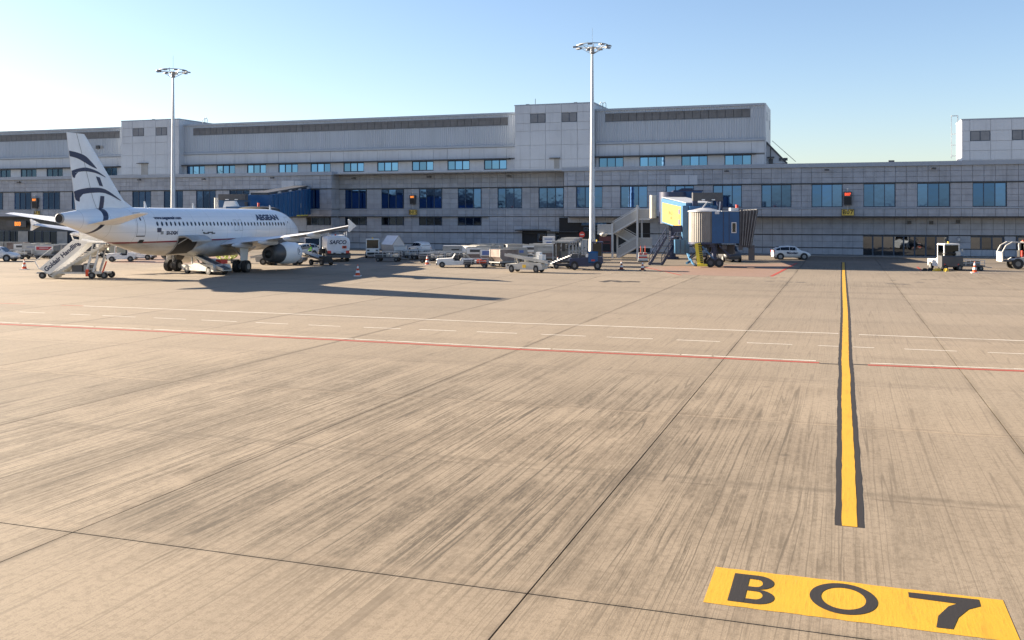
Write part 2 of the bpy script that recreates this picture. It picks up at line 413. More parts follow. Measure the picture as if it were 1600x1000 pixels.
# red line with a white edge behind it (clearance line), broken at the centre line
RED = [(-60,503.0),(0,506.5),(260,518.5),(520,531),(800,545.5),(1060,556.8),(1280,567)]
gl(RED, .25, .008, 'line_red', 'clearance_line', .012)
gl([(1280,568),(1311,569.3)], .12, .009, 'line_black', 'clearance_line_gap', .006)
gl([(1333,569.4),(1356,570.3)], .12, .009, 'line_black', 'clearance_line_gap', .006)
gl([(1356,570.5),(1600,580),(1720,584.5)], .25, .008, 'line_red', 'clearance_line', .012)
def white_edge(x0, x1, f):
    x = x0
    while x < x1:
        n = min(x + 42 + 22*rng.random(), x1)
        gl([(x, f(x)-2.9), (n, f(n)-2.9)], .12, .0045, 'line_white', 'clearance_edge', .03, .5)
        x = n + rng.choice((0, 0, 3))
def interp(P):
    def f(x):
        for (a, ya), (c, yc) in zip(P[:-1], P[1:]):
            if x <= c: return ya + (yc-ya)*(x-a)/(c-a)
        return P[-1][1]
    return f
white_edge(-60, 1275, interp(RED)); white_edge(1360, 1700, interp([(1356,570.3),(1720,584.5)]))
WL = [(130,478),(400,488.2),(800,504.5),(1050,512.8),(1310,521)]
gl(WL, .14, .004, 'line_white', 'lane_edge_line', .022, .7)
gl([(1342,522.8),(1600,532.5),(1720,537)], .14, .004, 'line_white', 'lane_edge_line', .022, .7)
gl([(95,476.8),(130,478)], .14, .004, 'line_red', 'lane_edge_line'); gl([(-30,473),(38,475)], .14, .004, 'line_red', 'lane_edge_line')
DASH = interp([(0,486),(260,497.5),(520,509.5),(800,520.5),(1080,532),(1330,542),(1700,557)])
for a, c in ((30,70),(110,142),(160,212),(240,290),(315,370),(400,450),(482,532),(568,626),(655,713),(745,808),(845,915),(948,1020),(1057,1125),(1167,1238),(1278,1311),(1333,1366),(1413,1495),(1543,1640)):
    gl([(a, DASH(a)), (c, DASH(c))], .10, .004, 'line_white', 'lane_dash', .012, .5)
# stand number B 0 7
num = [G(1118,886), G(1567,938), G(1632,1110), G(1096,941)]
c00, c10 = G(1096,941), G(1118,886)
ux = (G(1567,938) - G(1118,886)); W_ = ux.length; ux.normalize(); uy = Vector((-ux.y, ux.x, 0)); Hh = abs((c10 - c00).dot(uy)); org = c10 - uy*Hh
b = MB(); n = 40
top = [org + ux*(W_*i/n) + uy*(Hh + rng.uniform(-.008,.008)) for i in range(n+1)]; bot = [org + ux*(W_*i/n) + uy*rng.uniform(-.008,.008) for i in range(n+1)]
b.add([(p.x,p.y,.004) for p in bot+top], [(i,i+1,n+2+i,n+1+i) for i in range(n)])
numb = b.build('stand_number', M['line_yellow'], apron)
def glyph(polys, name):
    b = MB()
    for outer in polys:
        b.add([(org.x + ux.x*u + uy.x*v, org.y + ux.y*u + uy.y*v, .008) for u, v in outer], [tuple(range(len(outer)))])
    return b
def loc(px, py):
    p = G(px, py) - org; return p.dot(ux), p.dot(uy)
# outlines measured off the paint, in metres on the panel
def strip(o, i):
    n = len(o); return [[o[k], o[(k+1) % n], i[(k+1) % n], i[k]] for k in range(n)]
ou, ov = zip(loc(1265,928), loc(1372,949)); cu_, cv_ = (ou[0]+ou[1])/2, (loc(1312,912)[1]+loc(1330,962)[1])/2
ru = (ou[1]-ou[0])/2; rv = (loc(1312,912)[1]-loc(1330,962)[1])/2
oo = [(cu_+ru*cos(t), cv_+rv*sin(t)) for t in [2*pi*k/40 for k in range(40)]]
ii = [(cu_+ru*.665*cos(t), cv_+rv*.70*sin(t)) for t in [2*pi*k/40 for k in range(40)]]
glyph(strip(oo, ii), 'O').build('digit', M['line_black'], numb)
bl, bt = loc(1148,896), loc(1137,939); br = loc(1214,925)
x0, y1_, y0_ = (bl[0]+bt[0])/2, bl[1], bt[1]; bw = loc(1215,905)[0] - x0; hB = y1_ - y0_
st_w = bw*.36
def arc(cx, cy, rx, ry, a0, a1, n=10): return [(cx+rx*cos(a0+(a1-a0)*k/n), cy+ry*sin(a0+(a1-a0)*k/n)) for k in range(n+1)]
polys = [[(x0,y0_),(x0+st_w,y0_),(x0+st_w,y1_),(x0,y1_)]]
for (ya, yb, wx) in ((y0_, y0_+hB*.5, bw), (y0_+hB*.5, y1_, bw*.94)):
    cy = (ya+yb)/2; ry = (yb-ya)/2; rx = wx*.40; cx = x0+wx-rx
    o_ = [(x0+st_w*.98, ya)] + arc(cx, cy, rx, ry, -pi/2, pi/2) + [(x0+st_w*.98, yb)]
    i_ = [(x0+st_w*.98, ya+hB*(.15 if ya == y0_ else .075))] + arc(cx-.02, cy+(.0375*hB if ya == y0_ else -.0375*hB), rx*.42, ry-hB*.1125, -pi/2, pi/2) + [(x0+st_w*.98, yb-hB*(.15 if yb == y1_ else .075))]
    polys += [[o_[k], o_[k+1], i_[k+1], i_[k]] for k in range(len(o_)-1)]
gB = glyph(polys, 'B'); gB.v = [(x, y, z+.0004*(i//40)) for i, (x, y, z) in enumerate(gB.v)]
gB.build('letter', M['line_black'], numb)
s7 = [loc(*p) for p in ((1419,926),(1529,937.5),(1532,948),(1513,953),(1497,966),(1489,984),(1463,981),(1466,963),(1482,948),(1495,944),(1420,934))]
glyph([[s7[0],s7[10],s7[9],s7[1]],[s7[1],s7[9],s7[3],s7[2]],[s7[9],s7[8],s7[4],s7[3]],[s7[8],s7[7],s7[5],s7[4]],[s7[7],s7[6],s7[5]]], '7').build('digit', M['line_black'], numb)
# red no-parking zone under the bridge
b = MB(); q = [G(*p) for p in ((1004,417),(1245,411),(1212,428.5),(1196,433),(1075,429.5))]; b.add([(p.x,p.y,.004) for p in q], [tuple(range(len(q)))]); b.build('red_zone', M['red_zone'], apron)
gl([(1004,417),(1065,430)], .25, .009, 'line_red', 'zone_edge', .03); gl([(1245,411),(1205,432)], .3, .009, 'line_red', 'zone_edge', .03)
b = MB(); q = [G(*p) for p in ((395,399),(330,412),(170,411),(230,397))]; b.add([(p.x,p.y,.004) for p in q], [tuple(range(len(q)))]); b.build('red_zone', M['red_zone'], apron)
gl([(1440,423),(1433,417)], .2, .009, 'line_red', 'zone_edge', .02)
def stain(px, py, rx, ry, m='oil'):
    p = G(px, py); b = MB(); n = 18; ph = rng.uniform(0, 6)
    ring = [(p.x+rx*cos(2*pi*i/n)*(1+.28*sin(3*i+ph)+rng.uniform(-.15,.15)), p.y+ry*sin(2*pi*i/n)*(1+.2*sin(2*i+ph)), .0042) for i in range(n)]
    b.add(ring, [tuple(range(n))]); return b.build('oil_stain', M[m], apron)
for s in ((1207,434.5,.35,.3),(1224,434.2,.3,.25),(1202,439.5,.4,.3),(1220,439.2,.25,.2),(1232,440.8,.38,.35),(1251,441.3,.42,.35),(1228,446.5,.25,.2),(1393,443.5,.45,.4),(1411,444,.5,.4),(1443,436.5,.3,.3),(1458,436.8,.35,.3),(1437,441,.4,.3),(1395,438,.3,.25)): stain(*s)
# tar-sealed crack left of the red zone
for dx, dy, w in ((0,0,.5),(3,.6,.32),(6,-.5,.22)):
    ribbon([tuple(G(940+dx,440.5+dy)), tuple(G(952+dx,438.2+dy)), tuple(G(966+dx,440.6+dy)), tuple(G(982+dx,440.0+dy)), tuple(G(999+dx*.3,440.4+dy))], w, .0044+.0003*dx, M['line_black'], 'sealed_crack', .12, .5)
# small rubber tyre marks and debris spots
for s in ((1122,659,.03,.03),(1176,729,.02,.02),(597,457,.12,.1)): stain(*s)

# hills made up behind the camera, shaped to darken chosen reflections in window glass
def hmat():
    m, nt, bs, L = base_mat('added_hill_scrub')
    geo = nd(nt, 'ShaderNodeNewGeometry'); n1 = noise(nt, geo.outputs['Position'], .012, 6, .7)
    L.new(mixc(nt, ramp(nt, n1, .4, .65), (.05,.048,.042), (.085,.08,.068)), bs.inputs['Base Color']); bs.inputs['Roughness'].default_value = 1
    return m
rings = []
for i in range(121):
    x = -2600 + 25*i
    sg_ = lambda c, w: 1/(1+math.exp(max(-50, min(50, (x-c)/w))))
    hgt = 13*sg_(-330,14) + 21*sg_(-470,18) + 14*sg_(-760,40) + 60*sg_(-1060,40) + 3*sin(x*.031) + 2.5*sin(x*.087+1) + 4
    hgt = max(hgt, 1.0); y = -850 + 40*sin(x*.006)
    rings.append([(x, y+90, -.5), (x, y+30, hgt*.7), (x, y, hgt), (x, y-150, hgt*1.0), (x, y-500, -.5)])
tag(MB().loft(rings, False, False).build('added_hills', hmat()), kind='structure')

# ================================================================== terminal building (metres / S inside one scaled root)
S = EYE / 5.1
bldg = empty('terminal_building', (0,0,0), 0, 'long grey stone and metal airport terminal with rows of blue windows', 'terminal')
bldg.scale = (S, S, S)
YF, YM, YU, YT = 129.5, 132.0, 142.0, 140.6
MOD, PW = 6.275, 1.255
RX0, LX1 = -36.9, -73.8                 # where the right block starts / the left block ends
XL, XR = -168.0, 44.0
pxb = lambda px, Y: pX(px, Y)
zb = lambda py, X, Y: pZ(py, X, Y, 5.1)
walls = MB()
# cores (panels and windows sit proud of these)
walls.box(LX1, RX0, YM+.22, YU+6, 0, 11.45)
walls.box(XL, LX1-.05, YF+.22, YU+5.9, 5.0, 11.45); walls.box(RX0+.05, XR, YF+.22, YU+5.8, 5.0, 11.45)
walls.box(XL, LX1-.05, YF+1.6, YU+5.7, 0, 5.0); walls.box(RX0+.05, XR, YF+2.1, YU+5.6, 0, 5.0)
walls.build('wall', M['core'], bldg)
rf = MB(); rf.box(XL, XR, YF+.3, YU+6.1, 11.46, 11.6); rf.box(XL-.5, -10.6, YU+.4, YU+10.2, 21.1, 21.25); rf.build('roof', M['grey'], bldg)

panels = []      # (x, y, z, w, h) lower-left corner, facing the apron
def courses(x0, x1, y, zs, holes=(), phase=0.0):
    """stone courses between x0 and x1; holes are (xa, xb, za, zb)"""
    k0 = math.floor((x0-phase)/PW) - 1; xs = [x0]
    k = k0
    while phase + k*PW < x1:
        x = phase + k*PW
        if x > x0 + .12: xs.append(x)
        k += 1
    if x1 - xs[-1] < .12: xs.pop()
    xs.append(x1)
    for za, zc in zip(zs[:-1], zs[1:]):
        for a, c in zip(xs[:-1], xs[1:]):
            m_ = (a+c)/2; mz = (za+zc)/2
            if any(h[0]-.05 < m_ < h[1]+.05 and h[2]-.05 < mz < h[3]+.05 for h in holes): continue
            panels.append((a, y, za, c-a, zc-za))
def window(xc, y, z0, z1, n=3, w=None, pm='pane', name='window', pw=None):
    w = w or 3*PW; f = MB(); t = .10
    x0, x1 = xc-w/2, xc+w/2
    f.box(x0, x1, y-.02, y+.2, z0, z0+t); f.box(x0, x1, y-.02, y+.2, z1-t, z1)
    for i in range(n+1):
        xm = x0 + w*i/n; a, c = xm-t/2, xm+t/2
        if i == 0: a, c = x0, x0+t
        if i == n: a, c = x1-t, x1
        f.box(a, c, y-.018, y+.198, z0+t, z1-t)
    fo = f.build(name, M['frame'], bldg)
    for i in range(n):
        a = x0 + w*i/n + t*.4; c = x0 + w*(i+1)/n - t*.4
        p = MB(); hw, hh = (c-a)/2, (z1-z0)/2 - t*.5
        p.box(-hw, hw, 0, .02, -hh, hh)
        o = p.build('pane', M[pm], fo, ((a+c)/2, y+.08, (z0+z1)/2))
        o.rotation_euler = (rng.uniform(-.007,.007), 0, rng.uniform(-.012,.012))
    return fo
BAND = [9.37, 10.05, 10.73, 11.4]; PIER = [6.27, 7.01, 7.75, 8.49, 9.23]; SPAN = [5.1, 5.38, 6.05]
LOW = [2.76, 3.48, 4.2, 4.92]; LOW2 = [1.06, 1.85, 2.64]; BASE = [.14, .96]
wr = [-8.2 + 6.265*k for k in range(-4, 9)]; wm = [-39.55 - 6.3*k for k in range(0, 6)]
wlft = [-96.5 - 6.3*k for k in range(-3, 12)]
SUP = lambda cs: [(c-1.88, c+1.88, 6.2, 9.3) for c in cs]
PH_R, PH_M, PH_L = -8.2-1.88, -39.55-1.88, -96.5-1.88
for (xa, xb, y, cs, ph) in ((RX0, XR, YF, wr, PH_R), (LX1, RX0, YM, wm, PH_M), (XL, LX1, YF, wlft, PH_L)):
    ho = SUP([c for c in cs if xa+1.5 < c < xb-1.0])
    courses(xa, xb, y, BAND, (), ph); courses(xa, xb, y, PIER, ho, ph); courses(xa, xb, y, SPAN, (), ph)
for c in wr:
    if c > RX0+2: window(c, YF, 6.27, 9.23)
for c in wm:
    if LX1+2 < c < RX0-2: window(c, YM, 6.27, 9.23)
for c in wlft[1:]:
    window(c, YF, 6.27, 9.23)
# narrow two-pane window by the corner replaces the last pier of the left block
panels = [p for p in panels if not (p[1] == YF and p[2] > 6.2 and p[2] < 9.0 and -79.6 < p[0]+p[3]/2 < -75.4)]
courses(-79.6, -78.15, YF, PIER, (), PH_L)
window(-76.85, YF, 6.27, 9.23, 2, 2.5)
# lower walls
DX0, DX1 = pxb(1347, YF+1.9), pxb(1480, YF+1.9)
GX0, GX1 = pxb(884, YF+1.9), pxb(1021, YF+1.9)
WX = [(pxb(1515.5, YF+1.9), pxb(1567, YF+1.9)), (pxb(1590, YF+1.9), pxb(1640, YF+1.9))]
yl = YF + 1.9
lowh = [(GX0-1, GX1, 0, 4.3)] + [(DX0, DX1, 0, 2.7)] + [(a, c, .95, 2.75) for a, c in WX]
courses(RX0, XR, yl, LOW, lowh, PH_R); courses(RX0, XR, yl, LOW2, lowh, PH_R); courses(RX0, XR, yl, BASE, [h for h in lowh if h[2] < .5], PH_R)
wmid = [(c-1.88, c+1.88) for c in wm if c < -50]
MD = [(pxb(816, YM), pxb(856, YM), 0, 3.0), (pxb(867, YM), pxb(881, YM), 0, 2.65)]
courses(LX1, RX0, YM, [2.76, 3.2, 3.73], MD, PH_M)
courses(LX1, RX0, YM, [3.73, 4.38, 5.02], [(a, c, 3.7, 5.05) for a, c in wmid], PH_M)
courses(LX1, RX0, YM, LOW2, MD, PH_M); courses(LX1, RX0, YM, BASE, MD, PH_M)
for a, c in wmid: window((a+c)/2, YM, 3.73, 5.02, 3, 3.76, 'pane_dark')
SX = pxb(440, YF)                                 # stone starts here on the left block's ground floor
courses(SX, LX1, YF+.3, [2.76, 3.73, 4.92], [(pxb(483,YF)-.2, pxb(516,YF)+.1, 3.7, 4.95)], PH_L); courses(SX, LX1, YF+.3, LOW2, (), PH_L); courses(SX, LX1, YF+.3, BASE, (), PH_L)
window((pxb(483,YF)+pxb(515,YF))/2, YF+.35, 3.75, 4.92, 3, 3.2, 'pane_dark')
# individual stone panels where they show largest, the rest joined
def pscore(p):
    X, Y, d = toP(((p[0]+p[3]/2)*S, p[1]*S, (p[2]+p[4]/2)*S))
    return p[3]*p[4]/(d*d) if (-5 < X < 1605 and d > 0) else 0
panels.sort(key=pscore, reverse=True)
cache = {}; rest = MB(); g = .015
for n, (x, y, z, w, h) in enumerate(panels):
    lift = rng.uniform(-.008, .008)
    if n < 296:
        k = (round(w, 2), round(h, 2))
        if k not in cache:
            q = MB(); q.box(g, k[0]-g, -.06, .20, g, k[1]-g); cache[k] = q.mesh('stone_panel', M['stone2'])
        link('stone_panel', cache[k], bldg, (x, y+lift, z))
    else: rest.box(x+g, x+w-g, y-.06+lift, y+.2, z+g, z+h-g)
# return wall at the left block's corner, facing right
for zs in (BAND, PIER, SPAN, [2.76,3.73,4.92], LOW2, BASE):
    for za, zc in zip(zs[:-1], zs[1:]):
        for ya, yc in ((YF-.05, YF+1.25), (YF+1.25, YM-.07)): rest.box(LX1-.04, LX1+.06, ya+g, yc-g, za+g, zc-g)
tag(rest.build('stone_panel', M['stone'], bldg), kind='stuff')
# copings, ledges
def xbox(name, m, *bx):
    b = MB(); b.box(*bx); return b.build(name, M[m], bldg)
xbox('coping', 'coping', RX0-.25, XR+.2, YF-.3, YF+1.5, 11.4, 11.92)
xbox('coping', 'coping', XL, LX1+.25, YF-.3, YF+1.5, 11.4, 11.92)
xbox('coping', 'coping', LX1+.25, RX0-.25, YM-.3, YM+1.5, 11.405, 11.915)
for (a, c, y) in ((RX0, XR, YF), (XL, LX1, YF), (LX1+.08, RX0-.05, YM)):
    xbox('ledge', 'ledge', a, c, y-.17, y+.15, 9.245, 9.355)
    xbox('ledge', 'coping', a, c, y-.14, y+.15, 6.07, 6.25)
xbox('ledge', 'ledge', RX0, XR, YF-.12, YF+2.2, 4.95, 5.08); xbox('ledge', 'ledge', XL, LX1, YF-.12, YF+1.7, 4.955, 5.082)
xbox('ledge', 'ledge', LX1+.1, pxb(764, YM), YM-.45, YM+.1, 5.0, 5.09)
xbox('ledge', 'ledge', RX0+3, XR, yl-.12, yl+.2, 2.66, 2.75); xbox('ledge', 'ledge', LX1+.1, RX0-.05, YM-.15, YM+.1, 2.66, 2.75); xbox('ledge', 'ledge', SX, LX1, YF+.1, YF+.4, 2.66, 2.75)
xbox('ledge', 'ledge', GX1, DX0, yl-.1, yl+.2, .97, 1.05); xbox('ledge', 'ledge', LX1+.1, MD[0][0], YM-.1, YM+.1, .97, 1.05); xbox('ledge', 'ledge', DX1, XR, yl-.1, yl+.2, .97, 1.05)
xbox('canopy', 'ledge', MD[0][0]-.8, MD[0][1]+.4, YM-1.0, YM+.1, 3.0, 3.14); xbox('canopy', 'ledge', MD[0][1]+.5, RX0+1.5, YM-.9, YM+.1, 2.86, 2.96)
# glazed entrance in the right block
def glazed(px0, px1, edges, z0, z1, y, pm, name='glass_door'):
    f = MB(); xs = [pxb(e, y) for e in edges]; t = .09
    xa, xb_ = pxb(px0, y), pxb(px1, y)
    f.box(xa, xb_, y-.02, y+.15, z1-.14, z1)
    for (p, q) in zip([px0]+[e[1] for e in []], []): pass
    cuts = [xa] + [pxb(e, y) for e in edges] + [xb_]
    for c in cuts: f.box(c-t, c+t, y-.018, y+.14, z0, z1-.14)
    if z0 > .5: f.box(xa, xb_, y-.021, y+.15, z0-.1, z0)
    fo = f.build(name, M['frame'], bldg)
    for a, c in zip(cuts[:-1], cuts[1:]):
        p = MB(); p.box(-(c-a)/2+t*.8, (c-a)/2-t*.8, 0, .02, -(z1-.14-z0)/2, (z1-.14-z0)/2)
        o = p.build('pane', M[pm], fo, ((a+c)/2, y+.06, (z0+z1-.14)/2)); o.rotation_euler = (0, 0, rng.uniform(-.012,.012))
glazed(1347, 1480, [1363.6,1379,1396.5,1412,1429,1446.5,1462.5], .06, 2.64, yl+.1, 'pane_door')
for a, c in ((1515.5, 1567), (1590, 1640)): glazed(a, c, [a+(c-a)/3, a+2*(c-a)/3], 1.0, 2.62, yl+.05, 'pane_door', 'window')
# dark service entrance under the overhang
b = MB(); b.box(GX0-1, GX1, yl+.1, yl+.15, 0, 4.9); b.build('service_entrance', M['dark'], bldg)
def win_px(pa, pb, ya, yb, y, n, pm):
    xa, xc = pxb(pa, y), pxb(pb, y); window((xa+xc)/2, y, zb(yb, xa, y), zb(ya, xa, y), n, xc-xa, pm)
win_px(908, 948, 339.5, 352.5, yl, 2, 'pane'); win_px(912, 944, 355, 361, yl+.02, 2, 'pane_dark')
rd = MB(); xd = pxb(945, yl); rd.mi = 0; rd.box(xd-.8, xd+.9, yl-.04, yl+.02, .1, 2.3)
rd.build('red_door_frame', mat('dull_red_paint', (.14,.04,.04), .6), bldg)
b = MB(); b.box(xd-.6, xd+.75, yl-.07, yl-.045, .25, 1.25); b.box(xd-.6, xd+.75, yl-.07, yl-.045, 1.4, 1.62); b.build('door', M['dark'], bldg)
# doors in the middle block
b = MB(); b.box(MD[0][0], MD[0][1], YM+.1, YM+.2, 0, 3.0); b.box(MD[1][0], MD[1][1], YM+.1, YM+.2, 0, 2.65); b.build('door_recess', M['dark'], bldg)
win_px(840, 853, 365, 378, YM, 1, 'pane_door'); win_px(868.5, 880, 367, 392, YM, 1, 'pane_dark')
# dark shop-front of the left block's ground floor
b = MB(); b.box(XL, SX, YF+1.3, YF+1.4, 0, 4.95); b.build('shop_front', mat('shop_front_grey', (.055,.06,.065), .5, var=.2), bldg)
x = XL
while x < SX - 2:
    w = rng.choice((1.3, 2.6, 3.4)); o = window(x+w/2, YF+1.0, .1, 2.6, max(1, int(w/1.2)), w-.15, 'pane_dark', 'shop_window'); x += w
for k in range(10):
    xx = XL + 6 + 8.6*k; xbox('roller_door', 'grey', xx, xx+2.2, YF+.93, YF+.97, .1, 2.5)
for k in range(26): xbox('soffit_lamp', 'ledge', XL+3+3.2*k, XL+3.5+3.2*k, YF+.9, YF+1.3, 3.1, 3.3) if k % 3 == 0 else None
# flood lamps under the coping
for px, py in ((33.5,285),(221,281),(321.5,280),(428.5,278),(555,278.5),(673,276.5),(796.5,275),(1136,267.5),(1292,265.5),(1458,263.2)):
    y = YF if (px < 515 or px > 882) else YM; x = pxb(px, y); z = zb(py, x, y)
    b = MB(); b.bar((x,y-.05,z+.05), (x,y-.5,z+.12), .07); b.box(x-.28, x+.28, y-.75, y-.4, z-.12, z+.08)
    b.build('flood_lamp', M['dgrey'], bldg)
for px, py in ((1421,347.5),(1455,348),(1497,346.5),(87,334),(94,334)):
    x = pxb(px, yl); b = MB(); z = zb(py, x, yl); b.box(x-.22, x+.22, yl-.3, yl-.05, z-.2, z+.2); b.build('wall_vent', M['dgrey'], bldg)
for px, py in ((1176,374),(1497.5,374)):
    x = pxb(px, yl); z = zb(py, x, yl); b = MB(); b.cyl((x,yl-.3,z-.2), (x,yl-.3,z+.15), .16); b.bar((x,yl-.05,z+.3),(x,yl-.3,z+.2), .05); b.build('wall_lamp', M['galv'], bldg)
# white blanking panels above the bridge mouths
for pa, pb, py0, py1 in ((1047.5,1076,274,289.5),(1077,1090,274,289.5),(440.5,460,282.5,293),(461,472,283,294)):
    xa, xc = pxb(pa, YF), pxb(pb, YF); xbox('blanking_panel', 'metal_panel', xa, xc, YF-.12, YF-.07, zb(py1, xa, YF), zb(py0, xa, YF))

# ---- upper storey
up = MB()
for (a, c) in ((XL, -122.9), (-110.5, -48.05), (-35.5, -10.6)): up.box(a, c, YU+.2, YU+9.5, 11.6, 21.1)
up.build('upper_wall', M['core'], bldg)
b = MB(); b.box(-10.6, -10.45, YU, YU+9.6, 11.6, 21.35); b.box(-10.42, -10.38, YU+2, YU+2.6, 19.0, 20.2); b.box(-10.42, -10.38, YU+7.6, YU+8.4, 18.2, 19.6); b.build('end_wall', M['metal_panel'], bldg)
def ribs(x0, x1, z0, z1):
    b = MB(); p = .36; x = x0; ring0, ring1 = [], []
    while x < x1 - .01:
        e = min(x+p, x1)
        for dx, dy in ((0, 0), (.2, 0), (.25, -.07), (.32, -.07)):
            if x+dx < e: ring0.append((x+dx, YU+dy, z0)); ring1.append((x+dx, YU+dy, z1))
        x += p
    ring0.append((x1, YU, z0)); ring1.append((x1, YU, z1))
    return b.loft([ring0, ring1], False, False, False)
up_blocks = [(XL, -122.95, [-126.95-6.25*k for k in range(0, 7)], (-167, -124.5)), (-110.45, -48.1, [-51.7-6.25*k for k in range(0, 10)], (-108.5, -49.6)), (-35.45, -10.6, [-33.1, -26.85, -20.6, -14.35], (-34.0, -12.6))]
met = []
for a, c, wc, lv in up_blocks:
    ribs(a, c, 16.3, 19.35).build('ribbed_cladding', M['rib'], bldg); ribs(a, c, 20.62, 21.05).build('ribbed_cladding', M['rib'], bldg)
    ribs(a, lv[0], 19.35, 20.62).build('ribbed_cladding', M['rib'], bldg); ribs(lv[1], c, 19.35, 20.62).build('ribbed_cladding', M['rib'], bldg)
    xbox('coping', 'coping', a, c, YU-.22, YU+.5, 21.05, 21.36)
    xbox('ledge', 'coping', a, c, YU-.3, YU+.18, 15.98, 16.28)
    n = max(2, round((lv[1]-lv[0])/1.22)); w = (lv[1]-lv[0])/n
    lm = MB(); lm.box(.04, w-.04, -.03, .05, .04, 1.2)
    for k in range(9): lm.add([(.05,-.03,.1+.125*k),(w-.05,-.03,.1+.125*k),(w-.05,-.09,.16+.125*k),(.05,-.09,.16+.125*k)], [(0,1,2,3)])
    me = lm.mesh('louvre_panel', M['louvre'])
    for k in range(n): link('louvre_panel', me, bldg, (lv[0]+k*w, YU+.05, 19.37))
    fr = MB(); fr.box(lv[0]-.12, lv[1]+.12, YU-.1, YU+.04, 19.30, 19.37); fr.box(lv[0]-.12, lv[1]+.12, YU-.1, YU+.04, 20.62, 20.69); fr.build('louvre_frame', M['coping'], bldg)
    wc = sorted(wc); xs = sorted([a] + [q for w_ in wc for q in (w_-1.9, w_+1.9)] + [c])
    xs = [x for x in xs if a <= x <= c]
    for p, q in zip(xs[:-1], xs[1:]):
        if q-p < .1: continue
        met.append((p, YU, 14.22, q-p, 1.74))
        if not any(abs((p+q)/2 - w_) < .2 for w_ in wc): met.append((p, YU, 11.7, q-p, 2.3))
    for w_ in wc: window(w_, YU+.02, 12.5, 13.98, 3, 3.8, 'pane_up'); met.append((w_-1.9, YU, 11.7, 3.8, .78))
    xbox('sunshade', 'ledge', max(a, wc[0]-2.9), wc[-1]+2.5, YU-.9, YU+.1, 14.02, 14.16)
def tower(x0, n, y, zs, wrow, wcols, depth, top, x1=None, sunny=False):
    w = 2.5; b = MB(); xe = x0 + n*w
    b.box((x1 or x0)+.02, xe-.02, y+.06, y+depth, 11.55, top-.05); b.build('tower_wall', M['metal_panel'], bldg)
    for i in range(n):
        for za, zc in zip(zs[:-1], zs[1:]):
            if x1 and i == 0: met.append((x1, y, za, x0+w-x1, zc-za)); continue
            if za == wrow and i in wcols:
                f = MB(); xa = x0+i*w; f.box(xa+.05, xa+w-.05, y+.02, y+.06, za+.05, zc-.05)
                fo = f.build('louvre_window', M['frame'], bldg)
                for k in range(2):
                    p = MB(); p.box(xa+.12+k*(w/2-.08), xa+w/2-.08+k*(w/2-.06), y-.01, y+.018, za+.12, zc-.12); p.build('pane', M['louvre'], fo)
            else: met.append((x0+i*w, y, za, w, zc-za))
    x0 = x1 or x0
    b = MB(); b.box(x0-.06, xe+.06, y-.06, y+.3, top-.05, top+.12); b.box(x0-.06, x0+.2, y+.3, y+depth, top-.05, top+.119); b.box(xe-.2, xe+.06, y+.3, y+depth, top-.05, top+.118); b.build('coping', M['coping'], bldg)
ZT = [11.6, 12.6, 13.8, 16.0, 18.2, 19.4, 20.9, 22.15]
tower(-122.9, 5, YT, ZT, 19.4, (1, 3), 12, 22.2)
tower(-48.0, 5, YT, ZT, 19.4, (1, 3), 12, 22.2)
xT = pxb(1502.6, 141.0)
tower(xT-1.5, 10, 141.0, [11.6, 12.6, 13.85, 15.1, 16.5, 17.95], 15.1, (1, 3, 5, 7), 6.7, 18.0, x1=xT)
mcache = {}
for (x, y, z, w, h) in met:
    k = (round(w, 2), round(h, 2))
    if k not in mcache:
        q = MB(); q.box(.02, k[0]-.02, -.05, .04, .02, k[1]-.02); mcache[k] = q.mesh('cladding_panel', M['metal_panel'])
    link('cladding_panel', mcache[k], bldg, (x, y+rng.uniform(-.006,.006), z))
for px0, px1, py0, py1 in ((221, 231.5, 256, 272),(866, 874, 248, 262)):
    xa, xc = pxb(px0, YT), pxb(px1, YT); xbox('roof_door', 'grey', xa, xc, YT-.1, YT-.055, 11.9, zb(py0, xa, YT))
    xbox('roof_door_hood', 'ledge', xa-.7, xc+.15, YT-.5, YT-.04, zb(py0, xa, YT)+.02, zb(py0, xa, YT)+.12)
xa = pxb(151.5, YU); z = zb(230.5, xa, YU); xbox('vent_box', 'ledge', xa, xa+.75, YU-.35, YU-.08, z-.25, z+.35); xbox('vent_box', 'grey', xa+.95, xa+1.5, YU-.2, YU-.08, z-.2, z+.3)
# sloping stair enclosure at the end of the upper storey
e0 = (pxb(1195.5,YU+1.5), zb(219,-10,YU+1.5)); e1 = (pxb(1229,YU+1.5), zb(255,-7,YU+1.5))
b = MB(); b.prism([(e0[0],e0[1]-.1),(e1[0],e1[1]),(e0[0],e1[1])], 'y', YU+1.4, YU+4.2); b.build('stair_enclosure', M['metal_panel'], bldg)
b = MB(); b.bar((e0[0]-.1,YU+1.3,e0[1]), (e1[0]+.1,YU+1.3,e1[1]-.05), .3, .25); b.build('stair_roof_beam', M['ledge'], bldg)
b = MB(); b.bar((e0[0]+.9,YU+3,e0[1]), (e1[0]+1.2,YU+3,e1[1]+.3), .07); b.bar((pxb(1204,YU+1.3),YU+1.2,11.7),(pxb(1204,YU+1.3),YU+1.2,e0[1]-.9),.12)
for px in (1219,1225.5,1229): b.cyl((pxb(px,YU+1.2),YU+1.2,13.1),(pxb(px,YU+1.2),YU+1.2,13.5),.16)
b.build('handrail', M['ledge'], bldg)
b = MB(); b.box(e0[0]+.55,e0[0]+1.1,YU+1.2,YU+1.39,12,13.4); b.box(e0[0]+.35,e0[0]+1.3,YU+1.0,YU+1.39,13.5,13.7); b.build('roof_vent', M['dgrey'], bldg)
